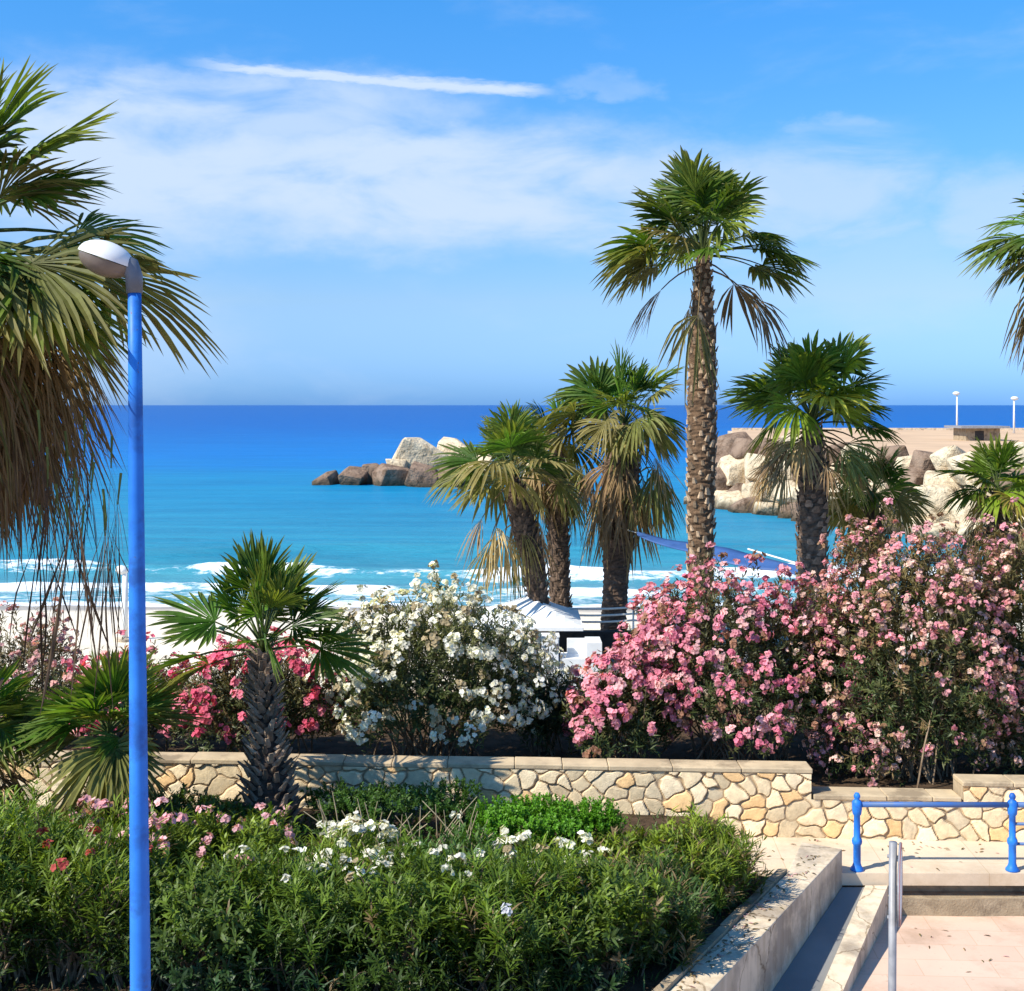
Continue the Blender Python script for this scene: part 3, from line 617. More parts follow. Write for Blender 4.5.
def shrub(name,label,cat,ctr,rx,ry,h,nsh,seed,group=None,leaf=(.11,.02),lps=16,cols=[(.05,.10,.025)],new_lit_col=None,flowers=None,stems=40,zlow=-.4,core=.55,upness=.6,shoot=.35,leafmat='shrub',yaw=0.,dry=0.0,flat=1.0,ngk=1.9,fvar=(.6,1.3)):
    rng=np.random.default_rng(seed); ctr=np.asarray(ctr,float)
    root=thing(name,ctr,label,cat,group)
    dz=rng.uniform(zlow,1,nsh); ph=rng.uniform(0,2*math.pi,nsh); s=np.sqrt(1-np.clip(dz,-1,1)**2)
    D=np.stack([s*np.cos(ph),s*np.sin(ph),dz],1)
    k1,k2,k3=rng.uniform(0,6,3)
    bump_=1+.13*np.sin(3*ph+k1+2*dz)+.10*np.sin(5*dz+2*ph+k2)+.07*np.sin(7*ph+k3)
    r=rng.uniform(core**2,1,nsh)**.5*bump_
    zc=h*.45; rz=h*.55
    Dz=np.sign(D[:,2])*np.abs(D[:,2])**flat
    tip=np.stack([D[:,0]*rx,D[:,1]*ry,Dz*rz],1)*r[:,None]+np.array([0,0,zc])
    tip[:,2]=np.maximum(tip[:,2],.08+rng.uniform(0,.2,nsh)); tip+=ctr
    rad=unit(np.stack([D[:,0]/rx,D[:,1]/ry,D[:,2]/rz],1))
    sd=unit(rad*.7+Zup*upness+rng.normal(0,.3,(nsh,3)))
    cols=np.array(cols); ci=cols[rng.integers(len(cols),size=nsh)]*rng.uniform(.75,1.25,(nsh,1))
    if new_lit_col is not None:
        top=np.clip((tip[:,2]-ctr[2])/h*ngk-ngk*.42,0,1)*rng.uniform(.35,1,nsh)  # lighter tops: young growth, and on the hedge sunlight put into leaf colour
        ci=ci*(1-top[:,None])+np.array(new_lit_col)*top[:,None]
    if dry:
        dm=(rng.random(nsh)<dry)[:,None]; ci=np.where(dm,np.array([.24,.17,.08])*rng.uniform(.7,1.2,(nsh,1)),ci)
    n=nsh*lps; ii=np.repeat(np.arange(nsh),lps); u=rng.uniform(0,1,n)
    p=tip[ii]-sd[ii]*(u*shoot)[:,None]
    perp=unit(np.cross(sd[ii],rng.normal(0,1,(n,3))))
    d=sd[ii]*rng.uniform(.35,1.0,(n,1))+perp*rng.uniform(.5,.9,(n,1))
    nn=sd[ii]-perp*.6+rng.normal(0,.2,(n,3))
    mb=MB(); leaves(mb,p,d,nn,leaf[0]*rng.uniform(.7,1.25,n),leaf[1]*rng.uniform(.75,1.25,n),ci[ii]*rng.uniform(.85,1.15,(n,1)))
    part(mb,'foliage',M[leafmat],root)
    if stems:
        mb=MB()
        for k in rng.choice(nsh,min(stems,nsh),False):
            b=ctr+np.array([rng.normal(0,.22*rx),rng.normal(0,.22*ry),-.05]); e=tip[k]; m=(b+e)/2+np.array([0,0,.12*h])+rng.normal(0,.085,3)
            q=np.linspace(0,1,6)[:,None]; mb.tube((1-q)**2*b+2*q*(1-q)*m+q**2*e,np.linspace(.016,.004,6)*(1 if h>1.2 else .6)*1.0,4,cap=False)
        part(mb,'stems',M['stem'],root)
    if flowers:
        prob,fc,rc,nf,fr=flowers[:5]; sel=flowers[5] if len(flowers)>5 else None
        pr=prob*np.ones(nsh)*(r>core+.2)
        if sel is not None: pr=pr*sel(tip,D)
        # blossoms come in drifts
        drift=np.array([mnoise.noise(Vector(t*1.6+seed)) for t in tip]); pr=pr*np.clip(.8+1.7*drift,.08,1.6)
        ks=np.where(rng.random(nsh)<pr)[0]; fc=np.array(fc)
        mb=MB(); 
        if len(ks):
            kk=np.repeat(ks,nf); m=len(kk); off=unit(rng.normal(0,1,(m,3)))+sd[kk]*.8+rad[kk]*.4
            ctrf=tip[kk]+sd[kk]*rc*.6+unit(off)*(rc*rng.uniform(.35,1,m))[:,None]*np.repeat(rng.uniform(*fvar,len(ks)),nf)[:,None]; nrm=unit(off+rng.normal(0,.3,(m,3)))
            cc=np.repeat(fc[rng.integers(len(fc),size=len(ks))]*rng.uniform(.8,1.15,(len(ks),1)),nf,0)*rng.uniform(.85,1.12,(m,1))
            t1=unit(np.cross(nrm,rng.normal(0,1,(m,3)))); t2=np.cross(nrm,t1)
            for q in range(5):
                an=q*2*math.pi/5; dd=t1*math.cos(an)+t2*math.sin(an)+nrm*.45; lt=-t1*math.sin(an)+t2*math.cos(an)
                sz=fr*rng.uniform(.75,1.25,(m,1))
                V=np.stack([ctrf,ctrf+dd*sz*.6+lt*sz*.48,ctrf+dd*sz*1.02+lt*sz*.25-nrm*sz*.15,ctrf+dd*sz*1.02-lt*sz*.25-nrm*sz*.15,ctrf+dd*sz*.6-lt*sz*.48],1)
                base=np.arange(m)[:,None]*5; mb.add(V.reshape(-1,3),base+np.array([[0,1,2,3,4]]),np.repeat(cc,5,0))
            part(mb,'blossoms',M['petal'],root)
    return root
OL=[(.065,.095,.03),(.085,.115,.035),(.055,.075,.028),(.115,.125,.045)]
PINK=[(.78,.29,.37),(.82,.38,.44),(.70,.20,.29),(.84,.50,.51),(.74,.30,.36),(.78,.33,.40),(.72,.24,.33),(.80,.34,.40),(.38,.2,.13)]
PALE=[(.76,.42,.38),(.80,.52,.45),(.72,.35,.34),(.78,.33,.38),(.76,.54,.45),(.74,.38,.40),(.72,.30,.36),(.40,.24,.14)]
RED=[(.78,.13,.22),(.75,.17,.25),(.82,.25,.32)]
WHITE=[(.85,.82,.70),(.86,.84,.76),(.82,.80,.66),(.85,.82,.72),(.84,.80,.68),(.45,.36,.22)]
GO='oleanders in the bed behind the wall'
def at(px,Y,z=.46): return np.array([(px-512)/F*Y,Y,z])
shrub('oleander','white flowering oleander in the middle of the bed above the stone wall','oleander',at(432,18.0),1.62,1.1,2.5,1500,31,GO,lps=15,cols=OL,new_lit_col=(.20,.20,.08),fvar=(.35,1.6),flowers=(.62,WHITE,.11,10,.036),stems=60)
shrub('oleander','deep pink oleander right behind the scaly trunk of the young palm','oleander',at(262,18.1),1.35,.9,1.7,950,32,GO,lps=14,cols=OL,new_lit_col=(.16,.13,.05),flowers=(.55,RED,.11,10,.038),stems=40,dry=.12)
shrub('oleander','mounded bright pink oleander at the foot of the tallest palm','oleander',at(735,18.0),1.85,1.15,2.75,2200,33,GO,lps=13,cols=OL,new_lit_col=(.13,.11,.05),fvar=(.4,1.5),flowers=(.9,PINK,.1,10,.034),stems=70)
shrub('oleander','small pink oleander spilling towards the gap beside the mounded one','oleander',at(622,17.6),.85,.8,1.6,650,34,GO,lps=13,cols=OL,new_lit_col=(.13,.11,.05),flowers=(.7,PINK,.11,10,.038),stems=30)
shrub('oleander','huge pale salmon pink oleander above the lowered section of the stone wall','oleander',at(915,17.5),1.5,1.15,3.55,2400,35,GO,lps=14,zlow=-.75,cols=OL,new_lit_col=(.26,.19,.08),fvar=(.4,1.6),flowers=(.85,PALE,.085,9,.027),stems=90,dry=.1)
shrub('oleander','tall pale pink oleander cut off by the right edge','oleander',at(1040,17.9),1.4,1.15,3.65,1900,36,GO,lps=14,zlow=-.75,cols=OL,new_lit_col=(.26,.19,.08),fvar=(.4,1.6),flowers=(.75,PALE,.085,9,.027),stems=80,dry=.12)
shrub('oleander','rosy oleander filling the space between mounded and huge pale bushes','oleander',at(835,18.2),.8,.8,2.5,600,37,GO,lps=13,cols=OL,new_lit_col=(.13,.12,.05),flowers=(.55,PINK[:2]+PALE[:2],.11,10,.038),stems=30)
shrub('oleander','faded brownish oleander behind the hanging dead fronds at far left','oleander',at(25,19.0),1.05,.8,2.0,550,38,GO,lps=12,cols=OL,new_lit_col=(.2,.13,.07),flowers=(.5,[(.72,.4,.38),(.65,.35,.33)],.08,7,.032),stems=30,dry=.35)
shrub('oleander','low pink and brown oleander left of the blue lamp post','oleander',at(130,18.4),1.25,.9,1.5,750,39,GO,lps=12,cols=OL,new_lit_col=(.18,.13,.06),flowers=(.45,RED+PALE[:1],.11,10,.038),stems=30,dry=.25)
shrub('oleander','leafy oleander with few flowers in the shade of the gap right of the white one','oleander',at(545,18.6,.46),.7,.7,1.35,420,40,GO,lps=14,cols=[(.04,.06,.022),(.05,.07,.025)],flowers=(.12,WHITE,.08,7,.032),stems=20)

# front hedge
GH='leafy shrubs of the front hedge'
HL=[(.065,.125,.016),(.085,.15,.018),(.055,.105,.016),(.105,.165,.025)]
HD=[(.034,.066,.010),(.046,.086,.013),(.028,.055,.009)]  # front row leaves: shade of the hedge front put into the colour
hedge=[ # px, Y, rx, h, label, flowers, top colour (young growth plus painted sun)
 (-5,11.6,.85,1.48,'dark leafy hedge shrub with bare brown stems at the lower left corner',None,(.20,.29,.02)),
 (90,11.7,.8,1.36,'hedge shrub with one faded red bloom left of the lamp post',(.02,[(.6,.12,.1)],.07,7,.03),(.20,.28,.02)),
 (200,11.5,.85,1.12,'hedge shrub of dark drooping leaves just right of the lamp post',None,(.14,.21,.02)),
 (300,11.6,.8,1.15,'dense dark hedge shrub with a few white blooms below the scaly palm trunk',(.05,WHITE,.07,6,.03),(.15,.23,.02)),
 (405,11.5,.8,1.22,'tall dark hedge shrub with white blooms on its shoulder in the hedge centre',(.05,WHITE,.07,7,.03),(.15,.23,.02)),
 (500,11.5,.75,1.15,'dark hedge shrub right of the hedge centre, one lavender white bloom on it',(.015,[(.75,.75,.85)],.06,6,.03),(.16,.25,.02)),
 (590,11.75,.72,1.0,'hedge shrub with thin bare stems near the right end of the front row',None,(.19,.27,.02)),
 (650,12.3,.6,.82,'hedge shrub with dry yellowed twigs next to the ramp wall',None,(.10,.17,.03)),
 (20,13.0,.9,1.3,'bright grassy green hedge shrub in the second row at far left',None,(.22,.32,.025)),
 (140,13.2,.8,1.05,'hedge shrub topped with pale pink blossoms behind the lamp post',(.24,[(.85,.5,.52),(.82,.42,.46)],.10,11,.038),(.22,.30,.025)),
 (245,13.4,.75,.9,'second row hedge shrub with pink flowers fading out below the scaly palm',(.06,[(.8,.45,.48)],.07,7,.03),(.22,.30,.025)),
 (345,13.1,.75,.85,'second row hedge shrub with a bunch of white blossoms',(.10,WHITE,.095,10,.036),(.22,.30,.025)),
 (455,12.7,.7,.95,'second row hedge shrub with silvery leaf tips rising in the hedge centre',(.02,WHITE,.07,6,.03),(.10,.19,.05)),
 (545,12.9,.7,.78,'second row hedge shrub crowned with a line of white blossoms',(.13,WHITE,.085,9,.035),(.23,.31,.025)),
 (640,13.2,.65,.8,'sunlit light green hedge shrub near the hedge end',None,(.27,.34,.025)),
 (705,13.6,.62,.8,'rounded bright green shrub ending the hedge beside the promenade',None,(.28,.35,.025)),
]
for i,(px,Y,rx,h,lab,fl,nc) in enumerate(hedge):
    front=Y<12.5
    sel=(lambda tip,D:(D[:,2]>.35)*1.6) if fl else None
    shrub('hedge_shrub',lab,'hedge shrub',at(px,Y,.27),rx,.72 if front else .7,h,620 if front else 520,60+i,GH,leaf=[(.115,.019),(.16,.017),(.10,.024),(.14,.016)][i%4],ngk=2.4 if front else 1.9,lps=[16,14,18,15][i%4],cols=[HD,HD,[(.03,.07,.02),(.045,.08,.03)],[(.02,.055,.016),(.04,.085,.012)]][i%4] if front else HL,new_lit_col=nc,flowers=(fl+(sel,)) if fl else None,stems=(80 if i in (0,1,2,6) else 46) if front else 20,upness=[.9,1.7,.8,1.4][i%4],flat=.6,core=.5,zlow=(-.16 if i in (0,1,6) else -.22 if i==2 else -.35) if front else -.5,dry=.02 if px<620 else .12,shoot=.3)  # front row takes the shade-darkened leaf colours, second row the lighter set
# clipped low hedges behind
GC='clipped low hedges before the wall'
shrub('clipped_hedge','flat clipped bright green hedge in front of the sunlit stone wall','hedge',at(545,14.7,.27),.95,.5,.68,1500,81,GC,leaf=(.04,.018),lps=22,cols=[(.08,.22,.012),(.10,.26,.015)],new_lit_col=(.13,.32,.015),stems=0,flat=.35,shoot=.15,core=.6)
shrub('clipped_hedge','darker clipped hedge behind the thin dry stalks','hedge',at(400,15.4,.27),1.2,.45,.66,650,82,GC,leaf=(.05,.02),lps=20,cols=[(.05,.12,.015),(.05,.10,.02)],new_lit_col=(.07,.15,.02),stems=0,flat=.35,shoot=.15,core=.6)
shrub('clipped_hedge','low green ground shrub between the two young palms','hedge',at(190,15.2,.27),.8,.5,.6,500,83,GC,leaf=(.06,.02),lps=20,cols=[(.05,.12,.02),(.08,.14,.03)],new_lit_col=(.12,.19,.03),stems=0,flat=.5,shoot=.15,core=.6)
# dry stalks & spiky plant
rng=np.random.default_rng(91); root=thing('dry_stalks',at(400,14.35,.27),'bunch of thin dry pale stalks standing between hedge and stone wall','plant')
mb=MB()
for k in range(42):
    b=at(rng.uniform(325,480),14.35+rng.uniform(-.25,.25),.25); h=rng.uniform(.45,.8); le=rng.normal(0,.18,2)
    q=np.linspace(0,1,5)[:,None]; mb.tube(b+np.array([le[0],le[1],h])*q+np.array([le[0]*.6,0,0])*q**2,np.linspace(.010,.005,5),4,np.array([.5,.42,.27])*rng.uniform(.6,1.15),cap=False)
part(mb,'stalks',M['dead'],root)
root=thing('yucca',at(262,13.5,.27),'small spiky yucca with thin grey green blades before the scaly palm trunk','plant'); mb=MB()
n=60; u=rng.uniform(0,1,n); ph=rng.uniform(0,6.28,n); e=np.radians(25+60*u); d=np.stack([np.cos(e)*np.cos(ph),np.cos(e)*np.sin(ph),np.sin(e)],1)
leaves(mb,np.tile(at(262,13.5,.75),(n,1)),d,np.cross(d,np.stack([-np.sin(ph),np.cos(ph),ph*0],1)),np.full(n,.42)*rng.uniform(.8,1.2,n),np.full(n,.028),np.array([[.13,.2,.08]])*rng.uniform(.7,1.2,(n,1)))
part(mb,'blades',M['shrub'],root)
mb=MB(); mb.tube([at(262,13.5,.2),at(262,13.5,.78)],.04,8); part(mb,'stem',M['stem'],root)
# weeds / ground cover in the bed
mb=MB(); n=9000; X=rng.uniform(-9,3,n); Y=rng.uniform(10,16.2,n); ok=(X<kx(Y)-.15)&((Y<14)|(X<2)); X,Y=X[ok],Y[ok]; n=len(X); ph=rng.uniform(0,6.28,n); e=rng.uniform(.6,1.4,n)
d=np.stack([np.cos(e)*np.cos(ph),np.cos(e)*np.sin(ph),np.sin(e)],1); leaves(mb,np.stack([X,Y,np.full(n,.26)],1),d,np.cross(d,np.stack([-np.sin(ph),np.cos(ph),ph*0],1)),rng.uniform(.06,.2,n),rng.uniform(.01,.022,n),np.array([[.07,.11,.03]])*rng.uniform(.5,1.6,(n,1)))
tag(mb.build('ground_cover',M['shrub']),'short green and dry weeds covering the garden soil','ground cover',kind='stuff')

rng=np.random.default_rng(404); mb=MB(); n=260
u=rng.uniform(7.8,14.8,n); wv=rng.beta(1.2,3,n); X=kx(u)+.08+wv*.36; Zl=np.full(n,.296); Yl=u
X2=rng.uniform(4.6,9,60); Y2=14.6-rng.exponential(.35,60); X3=rng.uniform(2.8,9,70); Y3=wy(X3)-.12-rng.exponential(.22,70)
Pp=np.concatenate([np.stack([X,Yl,Zl],1),np.stack([X2,Y2,np.full(60,PZL+.006)],1),np.stack([X3,Y3,np.full(70,.006)],1)]); n=len(Pp); ph=rng.uniform(0,6.28,n)
d=np.stack([np.cos(ph),np.sin(ph),rng.uniform(.02,.18,n)],1)
leaves(mb,Pp,d,np.tile([0,0,1.],(n,1)),rng.uniform(.04,.10,n),rng.uniform(.012,.024,n),np.array([[.20,.13,.06],[.30,.21,.10],[.14,.12,.05],[.6,.35,.33]])[rng.integers(4,size=n)]*rng.uniform(.7,1.2,(n,1)))
tag(mb.build('leaf_litter',M['dead']),'dry fallen leaves and petals scattered on the ramp wall and paving','leaf litter',kind='stuff')

# ------------------------------------------------------------------ street lamp
LY=6.2; tp=P(134.5,283,LY); bp=np.array([P(143.5,991,LY)[0]+.012,LY,PZL])
root=thing('street_lamp',bp,'blue painted street lamp with a white capped head','street lamp')
mb=MB(); q=np.linspace(0,1,14)[:,None]; mb.tube(bp+(tp-bp)*q,np.linspace(.066,.032,14),24); part(mb,'pole',M['bluepaint'],root,True)
mb=MB(); mb.lathe([(.0,0),(.15,0),(.15,.03),(.10,.05),(.085,.25),(.072,.28),(.066,.28)],bp,24); part(mb,'base_plate',M['bluepaint'],root)
hd=thing('tmp',(0,0,0),None,None); bpy.data.objects.remove(hd)
def ellip(mb,c,rx,ry,rz,z0,z1,tilt,n=24,m=9):
    th=np.linspace(0,2*math.pi,n,endpoint=False); V=[]
    for k in range(m):
        a=z0+(z1-z0)*k/(m-1); r=math.cos(a); V.append(np.stack([rx*r*np.cos(th),ry*r*np.sin(th),np.full(n,rz*math.sin(a))],1))
    V=np.concatenate(V); ct,s_=math.cos(tilt),math.sin(tilt)
    V=np.stack([V[:,0]*ct+V[:,2]*s_,V[:,1],-V[:,0]*s_+V[:,2]*ct],1)+c
    mb.add(V,[(i*n+j,i*n+(j+1)%n,(i+1)*n+(j+1)%n,(i+1)*n+j) for i in range(m-1) for j in range(n)])
hc=P(106,259,LY)
mb=MB(); ellip(mb,hc,.142,.12,.088,0,math.pi/2,.34); part(mb,'lamp_shade',M['whitepaint'],root,True)
mb=MB(); ellip(mb,hc+np.array([0,0,-.004]),.136,.114,.085,0,-math.pi/2,.34); o=part(mb,'lamp_lens',m_noisy('lamp_lens',(.17,.14,.12),(.12,.1,.085),6,.25,.05,20),root,True)
mb=MB(); mb.tube([P(112,268,LY),P(122,262,LY),P(130,266,LY),P(134,276,LY),tp+np.array([0,0,-.05])],[.05,.05,.048,.043,.040],14); part(mb,'neck',m_noisy('lamp_housing',(.16,.18,.22),(.10,.115,.14),6,.5,.1,30),root,True)

# round sign seen edge-on
SY=9.4; sb=np.array([P(891,990,SY)[0],SY,PZL]); stp=P(893,842,SY)
root=thing('road_sign',sb,'round road sign seen edge on, on a thin grey post','sign')
mb=MB(); mb.tube([sb,stp],.03,14); part(mb,'post',M['metal'],root,True)
def disc(mb,c,nrm,r,th,n=40,r0=0):
    nrm=unit(nrm); u=unit(np.cross(nrm,Zup)); v=np.cross(u,nrm); a=np.arange(n)*2*math.pi/n
    ring=np.cos(a)[:,None]*u+np.sin(a)[:,None]*v
    if r0==0:
        V=np.concatenate([c+ring*r,c+ring*r+nrm*th]); mb.add(V,[(j,(j+1)%n,n+(j+1)%n,n+j) for j in range(n)]); mb.f.append(np.array([list(range(n-1,-1,-1)),list(range(n,2*n))])+mb.n-2*n)
    else:
        V=np.concatenate([c+ring*r0,c+ring*r,c+ring*r+nrm*th,c+ring*r0+nrm*th])
        f=[]
        for k in range(4): f+=[(k*n+j,k*n+(j+1)%n,((k+1)%4)*n+(j+1)%n,((k+1)%4)*n+j) for j in range(n)]
        mb.add(V,f)
dc=P(899,884,SY); nv=np.array([1,.13,0])   # front of the plate looks along +X
nv=unit(np.array([math.cos(R_(-19.5)),math.sin(R_(-19.5)),0]))
mb=MB(); disc(mb,dc,nv,.30,.012); part(mb,'sign_plate',M['metal'],root)
mb=MB(); disc(mb,dc+nv*.0125,nv,.30,.003,r0=.255); part(mb,'red_rim',m_noisy('red_paint',(.30,.07,.10),(.24,.07,.11),5,.4,.05,30),root)
mb=MB(); disc(mb,dc+nv*.0125,nv,.252,.002); part(mb,'sign_face',M['whitepaint'],root)
for zz in (.2,-.26):
    mb=MB(); c=dc+np.array([0,0,zz]); mb.tube([c-nv*.085+np.array([0,0,0]),c+nv*.002],.014,8); part(mb,'bracket',M['metal'],root)

# blue railing
root=thing('railing',[5.1,15.05,0],'blue painted metal railing with cast posts at the promenade edge','railing')
prof=[(0,0),(.105,0),(.105,.02),(.075,.05),(.058,.09),(.058,.30),(.075,.32),(.082,.35),(.075,.38),(.052,.40),(.05,.66),(.07,.68),(.078,.74),(.078,.82),(.06,.84),(.035,.855),(.05,.875),(.052,.90),(.03,.93),(0,.935)]
prof=[(r_*.76,z_) for r_,z_ in prof]
posts=[]
for px in (857,1012,1170):
    p=np.array([(px-512)/F*15.05,15.05-.0058*(px-857)/F*15,0]); posts.append(p)
    mb=MB(); mb.lathe(prof,p,20); part(mb,'post',M['bluepaint'],root,True)
mb=MB(); mb.tube([posts[0]+Zup*.79,posts[1]+Zup*.79],.034,12); part(mb,'rail',M['railpaint'],root,True)
mb=MB(); mb.tube([posts[1]+Zup*.79,posts[2]+Zup*.79],.034,12); part(mb,'rail',M['railpaint'],root,True)
for z in (.32,.56):
    mb=MB(); mb.tube([posts[1]+Zup*z,posts[2]+Zup*z],.02,10); part(mb,'rail',M['railpaint'],root,True)

# ------------------------------------------------------------------ beach things
BY=33.0
ap=P(528,594,BY); root=thing('beach_parasol',[ap[0],BY,-1.4],'white square beach canopy on thin white poles before the surf','parasol')
e0=P(474,618,BY); e1=P(580,617,BY); hw_=(e1[0]-e0[0])/2; cx=(e0[0]+e1[0])/2; ze=e0[2]
mb=MB(); g=np.linspace(-1,1,13); X,Y=np.meshgrid(g,g); mm=np.maximum(abs(X),abs(Y)); Zc=ze+(ap[2]-ze)*(1-mm)**1.15-.05*(1-np.abs(np.where(abs(X)>abs(Y),Y,X)))*mm**4*0
V=np.stack([cx+X*hw_+.06*(1-mm),BY+Y*hw_,Zc],-1).reshape(-1,3); idx=np.arange(169).reshape(13,13)
fq=np.stack([idx[:-1,:-1],idx[:-1,1:],idx[1:,1:],idx[1:,:-1]],-1).reshape(-1,4)
mb.add(V,fq); o=part(mb,'canopy',M['canvas'],root,False); o.modifiers.new('solid','SOLIDIFY').thickness=.015
mb=MB(); mb.box(cx-hw_,cx+hw_,BY-hw_-.012,BY-hw_,ze-.09,ze+.005); mb.box(cx-hw_,cx+hw_,BY+hw_,BY+hw_+.012,ze-.09,ze+.005)
mb.box(cx-hw_-.012,cx-hw_,BY-hw_,BY+hw_,ze-.09,ze+.005); mb.box(cx+hw_,cx+hw_+.012,BY-hw_,BY+hw_,ze-.09,ze+.005); part(mb,'valance',M['canvas'],root)
for sx in (-1,1):
    for sy in (-1,1):
        mb=MB(); mb.tube([(cx+sx*hw_*.55*(1),BY+sy*hw_*.55,-1.4),(cx+sx*hw_*.5,BY+sy*hw_*.5,ze+.12)],.03,8); part(mb,'pole',M['whitepaint'],root)
# white furniture
YF=29.0; b=P(551,672,YF); root=thing('white_cabinet',[b[0],YF,-1.4],'tall white cabinet beside the white armchair on the pavement','cabinet')
x0=P(542,672,YF)[0]; x1=P(559,672,YF)[0]; zt=P(550,636,YF)[2]
mb=MB(); mb.box(x0,x1,YF,YF+.4,-1.38,zt-.03); part(mb,'body',M['whitepaint'],root)
mb=MB(); mb.box(x0-.015,x1+.015,YF-.02,YF+.42,zt-.03,zt); part(mb,'top',M['whitepaint'],root)
mb=MB(); mb.box(x0+.02,x1-.02,YF-.018,YF-.001,-1.3,zt-.07); d_=part(mb,'door',M['whitepaint'],root)
x0=P(562,672,YF)[0]; x1=P(602,672,YF)[0]; zt=P(590,643,YF)[2]; zs=P(575,659,YF)[2]
root=thing('armchair',[(x0+x1)/2,YF,-1.4],'boxy white outdoor armchair on a raised base right of the cabinet','armchair')
mb=MB(); mb.box(x0,x1-.36,YF,YF+.8,zs-.3,zs); part(mb,'seat',M['whitepaint'],root)
mb=MB(); mb.box(x1-.355,x1,YF,YF+.8,zs-.3,zt); part(mb,'backrest',M['whitepaint'],root)
mb=MB(); mb.box(x0+.15,x1-.36,YF+.62,YF+.8,zs+.002,zt-.03); part(mb,'arm',M['whitepaint'],root)
mb=MB(); mb.box(x0,x1,YF+.02,YF+.78,-1.4,zs-.302); part(mb,'base',M['whitepaint'],root)
# grey sloped slab + dark edging at the palms
mb=MB(); a=P(566,684,28.2); mb.prism([(1.1,27.6),(5.5,27.6),(5.5,31.5),(1.1,31.5)],-1.42,[-1.3,-.95,-.62,-1.05]); tag(mb.build('concrete_slab',M['pavement']),'sloping grey concrete slab between the armchair and pink oleander','slab')
mb=MB(); mb.box(P(556,640,34.6)[0],P(700,640,34.6)[0],34.6,34.9,-1.45,P(600,632,34.6)[2]); tag(mb.build('timber_edging',M['dark']),'low dark timber edging at the feet of the beach palms','edging')
# rope barrier
root=thing('rope_barrier',[3,34.0,-1.4],'white rope barrier strung past the palm trunks towards the surf','rope barrier')
xa=P(470,600,34)[0]; xb=P(715,600,34)[0]
for x in np.linspace(xa,xb,4):
    mb=MB(); mb.tube([(x,34,-1.4),(x,34,.15)],.028,8); part(mb,'post',M['whitepaint'],root)
for py in (607,613.5,620):
    mb=MB(); pts=[]
    for a,b_ in zip(np.linspace(xa,xb,4)[:-1],np.linspace(xa,xb,4)[1:]):
        for t_ in np.linspace(0,1,8)[:-1]: pts.append((a+(b_-a)*t_,33.97,P(0,py,34)[2]-.05*4*t_*(1-t_)))
    mb.tube(pts,.028,6); part(mb,'rope',M['rope'],root)
# blue tarpaulin tied between palms
root=thing('tarpaulin',P(720,556,33),'long blue tarpaulin slung between the palm trunks above the surf','tarpaulin')
mb=MB(); k=30; tp_=np.linspace(0,1,k); top=[P(637+ (806-637)*t_, 532+34*t_+1.5*math.sin(t_*9), 34.5-4.5*t_) for t_ in tp_]
bw=[P(637+ (806-637)*t_, 535+ 42*t_**.85+3*math.sin(math.pi*t_)+1.2*math.sin(t_*13), 34.2-4.5*t_-.5*math.sin(math.pi*t_)) for t_ in tp_]
V=[]; 
for j in range(5): V+=[np.array(a)*(1-j/4)+np.array(b_)*(j/4)+np.array([0,.08*math.sin(i*.9+j),0]) for i,(a,b_) in enumerate(zip(top,bw))]
mb.add(V,[(j*k+i,j*k+i+1,(j+1)*k+i+1,(j+1)*k+i) for j in range(4) for i in range(k-1)]); o=part(mb,'sheet',M['tarp'],root,True); o.modifiers.new('solid','SOLIDIFY').thickness=.02
mb=MB(); mb.tube([P(748,549,31.9),P(806,566,29.9)],.022,6); part(mb,'hem',M['whitepaint'],root)
mb=MB(); mb.tube([P(618,527,35.0),P(637,533,34.5)],.015,6); part(mb,'cord',M['rope'],root)
mb=MB(); mb.tube([P(806,568,30.0),P(820,571,29.4)],.015,6); part(mb,'cord',M['rope'],root)
# beach shower post
SYY=37.5; x=P(125,600,SYY)[0]; root=thing('beach_shower',[x,SYY,-1.45],'white beach shower post at the edge of the sand beyond the lamp post','shower')
mb=MB(); mb.tube([(x,SYY,-1.45),(x,SYY,P(0,570,SYY)[2])],.085,12); part(mb,'post',M['whitepaint'],root,True)
mb=MB(); ellip(mb,P(122,570,SYY),.2,.15,.14,-math.pi/2,math.pi/2,.2,14,9); part(mb,'shower_head',M['whitepaint'],root,True)
mb=MB(); mb.lathe([(0,0),(.3,0),(.3,.08),(.0,.08)],(x,SYY,-1.47),20); part(mb,'base',M['concrete'],root)

# ------------------------------------------------------------------ breakwaters
def rock(c,s,seed,mat,label,group,name='boulder'):
    rg=np.random.default_rng(seed); bm=bmesh.new()
    for k in range(8):
        v=np.array([(k&1)*2-1,(k>>1&1)*2-1,(k>>2&1)*2-1.])*rg.uniform(.35,.95,3); bm.verts.new(v*np.array(s)*.47)
    for k in range(7):
        v=unit(rg.normal(0,1,3))*rg.uniform(.9,1.15); bm.verts.new(v*np.array(s)*.47)
    r=bmesh.ops.convex_hull(bm,input=bm.verts); bmesh.ops.delete(bm,geom=[g for g in r['geom_interior'] if isinstance(g,bmesh.types.BMVert)],context='VERTS')
    bmesh.ops.recalc_face_normals(bm,faces=bm.faces)
    bmesh.ops.bevel(bm,geom=list(bm.edges),offset=.025*min(s),segments=1,affect='EDGES')
    me=bpy.data.meshes.new(name); bm.to_mesh(me); bm.free(); me.materials.append(M[mat])
    o=bpy.data.objects.new(name,me); COL.objects.link(o); o.location=tuple(c); o.rotation_euler=(rg.uniform(-.3,.3),rg.uniform(-.28,.28),rg.uniform(-.6,.6))
    return tag(o,label,'boulder',group)
GL='rocks of the small breakwater out at sea'
YB=126.
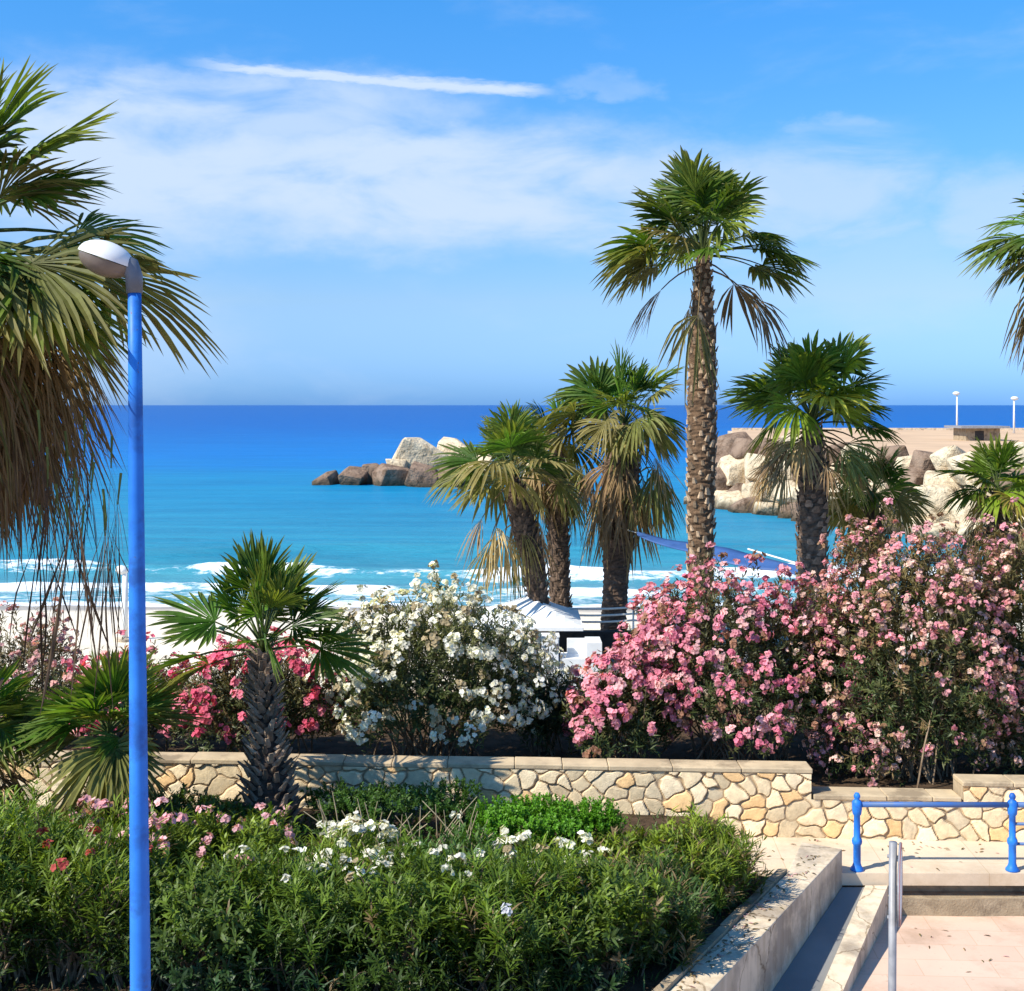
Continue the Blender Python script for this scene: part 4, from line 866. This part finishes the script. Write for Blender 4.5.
def rk(px0,px1,pyt,pyb,seed,mat,label,dY=0,dep=4):
    Yv=YB+dY; a=P(px0,pyt,Yv); b=P(px1,pyb+9,Yv); rock(((a[0]+b[0])/2,Yv,(a[2]+b[2])/2),(abs(b[0]-a[0])*1.15,dep,abs(a[2]-b[2])*1.15),seed,mat,label,GL)
rk(316,338,473,481,1,'rock','lone flat brown rock at the left tip of the small breakwater')
rk(338,370,468,482,2,'rock','low brown rock next after the lone tip rock')
rk(358,388,465,482,3,'rock','low dark rock in the left half of the small breakwater',1)
rk(374,412,464,482,4,'rock','long brown slab rock just left of the pale mound',-1)
rk(390,454,442,488,5,'creamrock','biggest pale cream rock mound of the small breakwater',3,7)
rk(402,446,465,484,6,'rock','flat brown rock at the waterline below the pale mound',-3)
rk(434,470,466,484,7,'rock','brown waterline rock half behind the leftmost beach palm',-3)
rk(426,482,439,478,8,'creamrock','pale cream rock stacked behind the leftmost beach palm',6,6)
rk(468,524,446,484,9,'creamrock','pale rock seen through the leftmost palm crown',2,6)
rk(512,572,450,484,10,'creamrock','pale rock at the hidden right end of the small breakwater',3,6)
rk(388,410,453,474,21,'creamrock','smaller cream rock leaning on the left of the pale mound',1,4)
root=thing('harbour_pier',[60,120,-3],'wide sandy topped harbour pier behind the boulders at right','pier')
mb=MB(); deck=[(18.5,99),(28,78),(60,69),(170,150),(170,200),(34.5,200)]
mb.prism(deck,-4,1.45); part(mb,'wall',M['concrete'],root)
mb=MB(); mb.prism([(18.6,99.3),(28.1,78.5),(60,69.6),(169,151),(169,199),(35,199)],1.452,1.60); part(mb,'deck',M['sandy'],root)
mb=MB(); mb.prism([(35,198.2),(169,198.2),(169,199.2),(35,199.2)],1.602,1.95); part(mb,'kerb',M['concrete'],root)
GR='boulders piled against the harbour pier'
rg=np.random.default_rng(77); line=np.array([(15.5,103.),(18.5,95),(23,83),(26,74.5),(33,69),(44,64)]); sd_=np.concatenate([[0],np.cumsum(np.linalg.norm(np.diff(line,axis=0),axis=1))])
s=0; cnt=0
rows=[(-1.0,-2.2,2.8),(.4,-.9,2.9),(1.8,.5,2.8),(3.2,1.75,2.7)]
for off,z,sz in rows:
    s=rg.uniform(0,1.5)
    while s<sd_[-1]:
        x=np.interp(s,sd_,line[:,0]); y=np.interp(s,sd_,line[:,1]); w_=sz*rg.uniform(.75,1.35)
        # push outward normal (towards lower x / y)
        nx_,ny_=(.8,.45)
        lab={0:'pale boulder at the foot of the pile beside the pier, wet by the sea',1:'pale boulder in the lower half of the pile beside the pier',2:'pale boulder in the upper half of the pile beside the pier',3:'pale boulder at the crest of the pile against the pier edge'}[rows.index((off,z,sz))]
        rock((x+off*nx_,y+off*ny_,z+rg.uniform(-.3,.3)),(w_*rg.uniform(.9,1.3),w_,w_*rg.uniform(.7,1.0)),500+cnt,'creamrock' if rg.random()>.38 else 'rock',lab,GR+', '+['foot','lower half','upper half','crest'][rows.index((off,z,sz))]); cnt+=1
        s+=w_*.85
def quay_lamp(px,Yq,top,label,arm):
    x=(px-512)/F*Yq; root=thing('pier_lamp',[x,Yq,1.6],label,'lamp post','lamp posts on the pier'); zt=P(px,top,Yq)[2]
    mb=MB(); mb.tube([(x,Yq,1.6),(x,Yq,zt)],np.array([.16,.10]),10); part(mb,'pole',M['whitepaint'],root,True)
    mb=MB(); ellip(mb,np.array([x+arm,Yq,zt+.1]),.55,.4,.28,-math.pi/2,math.pi/2,0,14,7); part(mb,'lamp_head',M['whitepaint'],root,True)
quay_lamp(957,185,394,'thin pale lamp post on the pier, left of the pair on the horizon',-.1)
quay_lamp(1014,175,399,'pale lamp post with a bigger white head on the pier near the right edge',.1)
mb=MB(); x=P(985,440,150)[0]; root=thing('harbour_hut',[x,140,1.6],'small grey flat roofed hut on the sandy pier','hut')
mb=MB(); a=P(966,445,140); b=P(1000,445,140); mb.box(a[0],b[0],140,144,1.6,3.0); part(mb,'wall',M['riser'],root)
mb=MB(); mb.box(a[0]-.8,b[0]+.8,139.2,144.8,3.0,3.25); part(mb,'roof',M['metal'],root)
mb=MB(); mb.box(a[0]+1,a[0]+2,139.97,139.998,1.62,2.7); part(mb,'door',M['dark'],root)
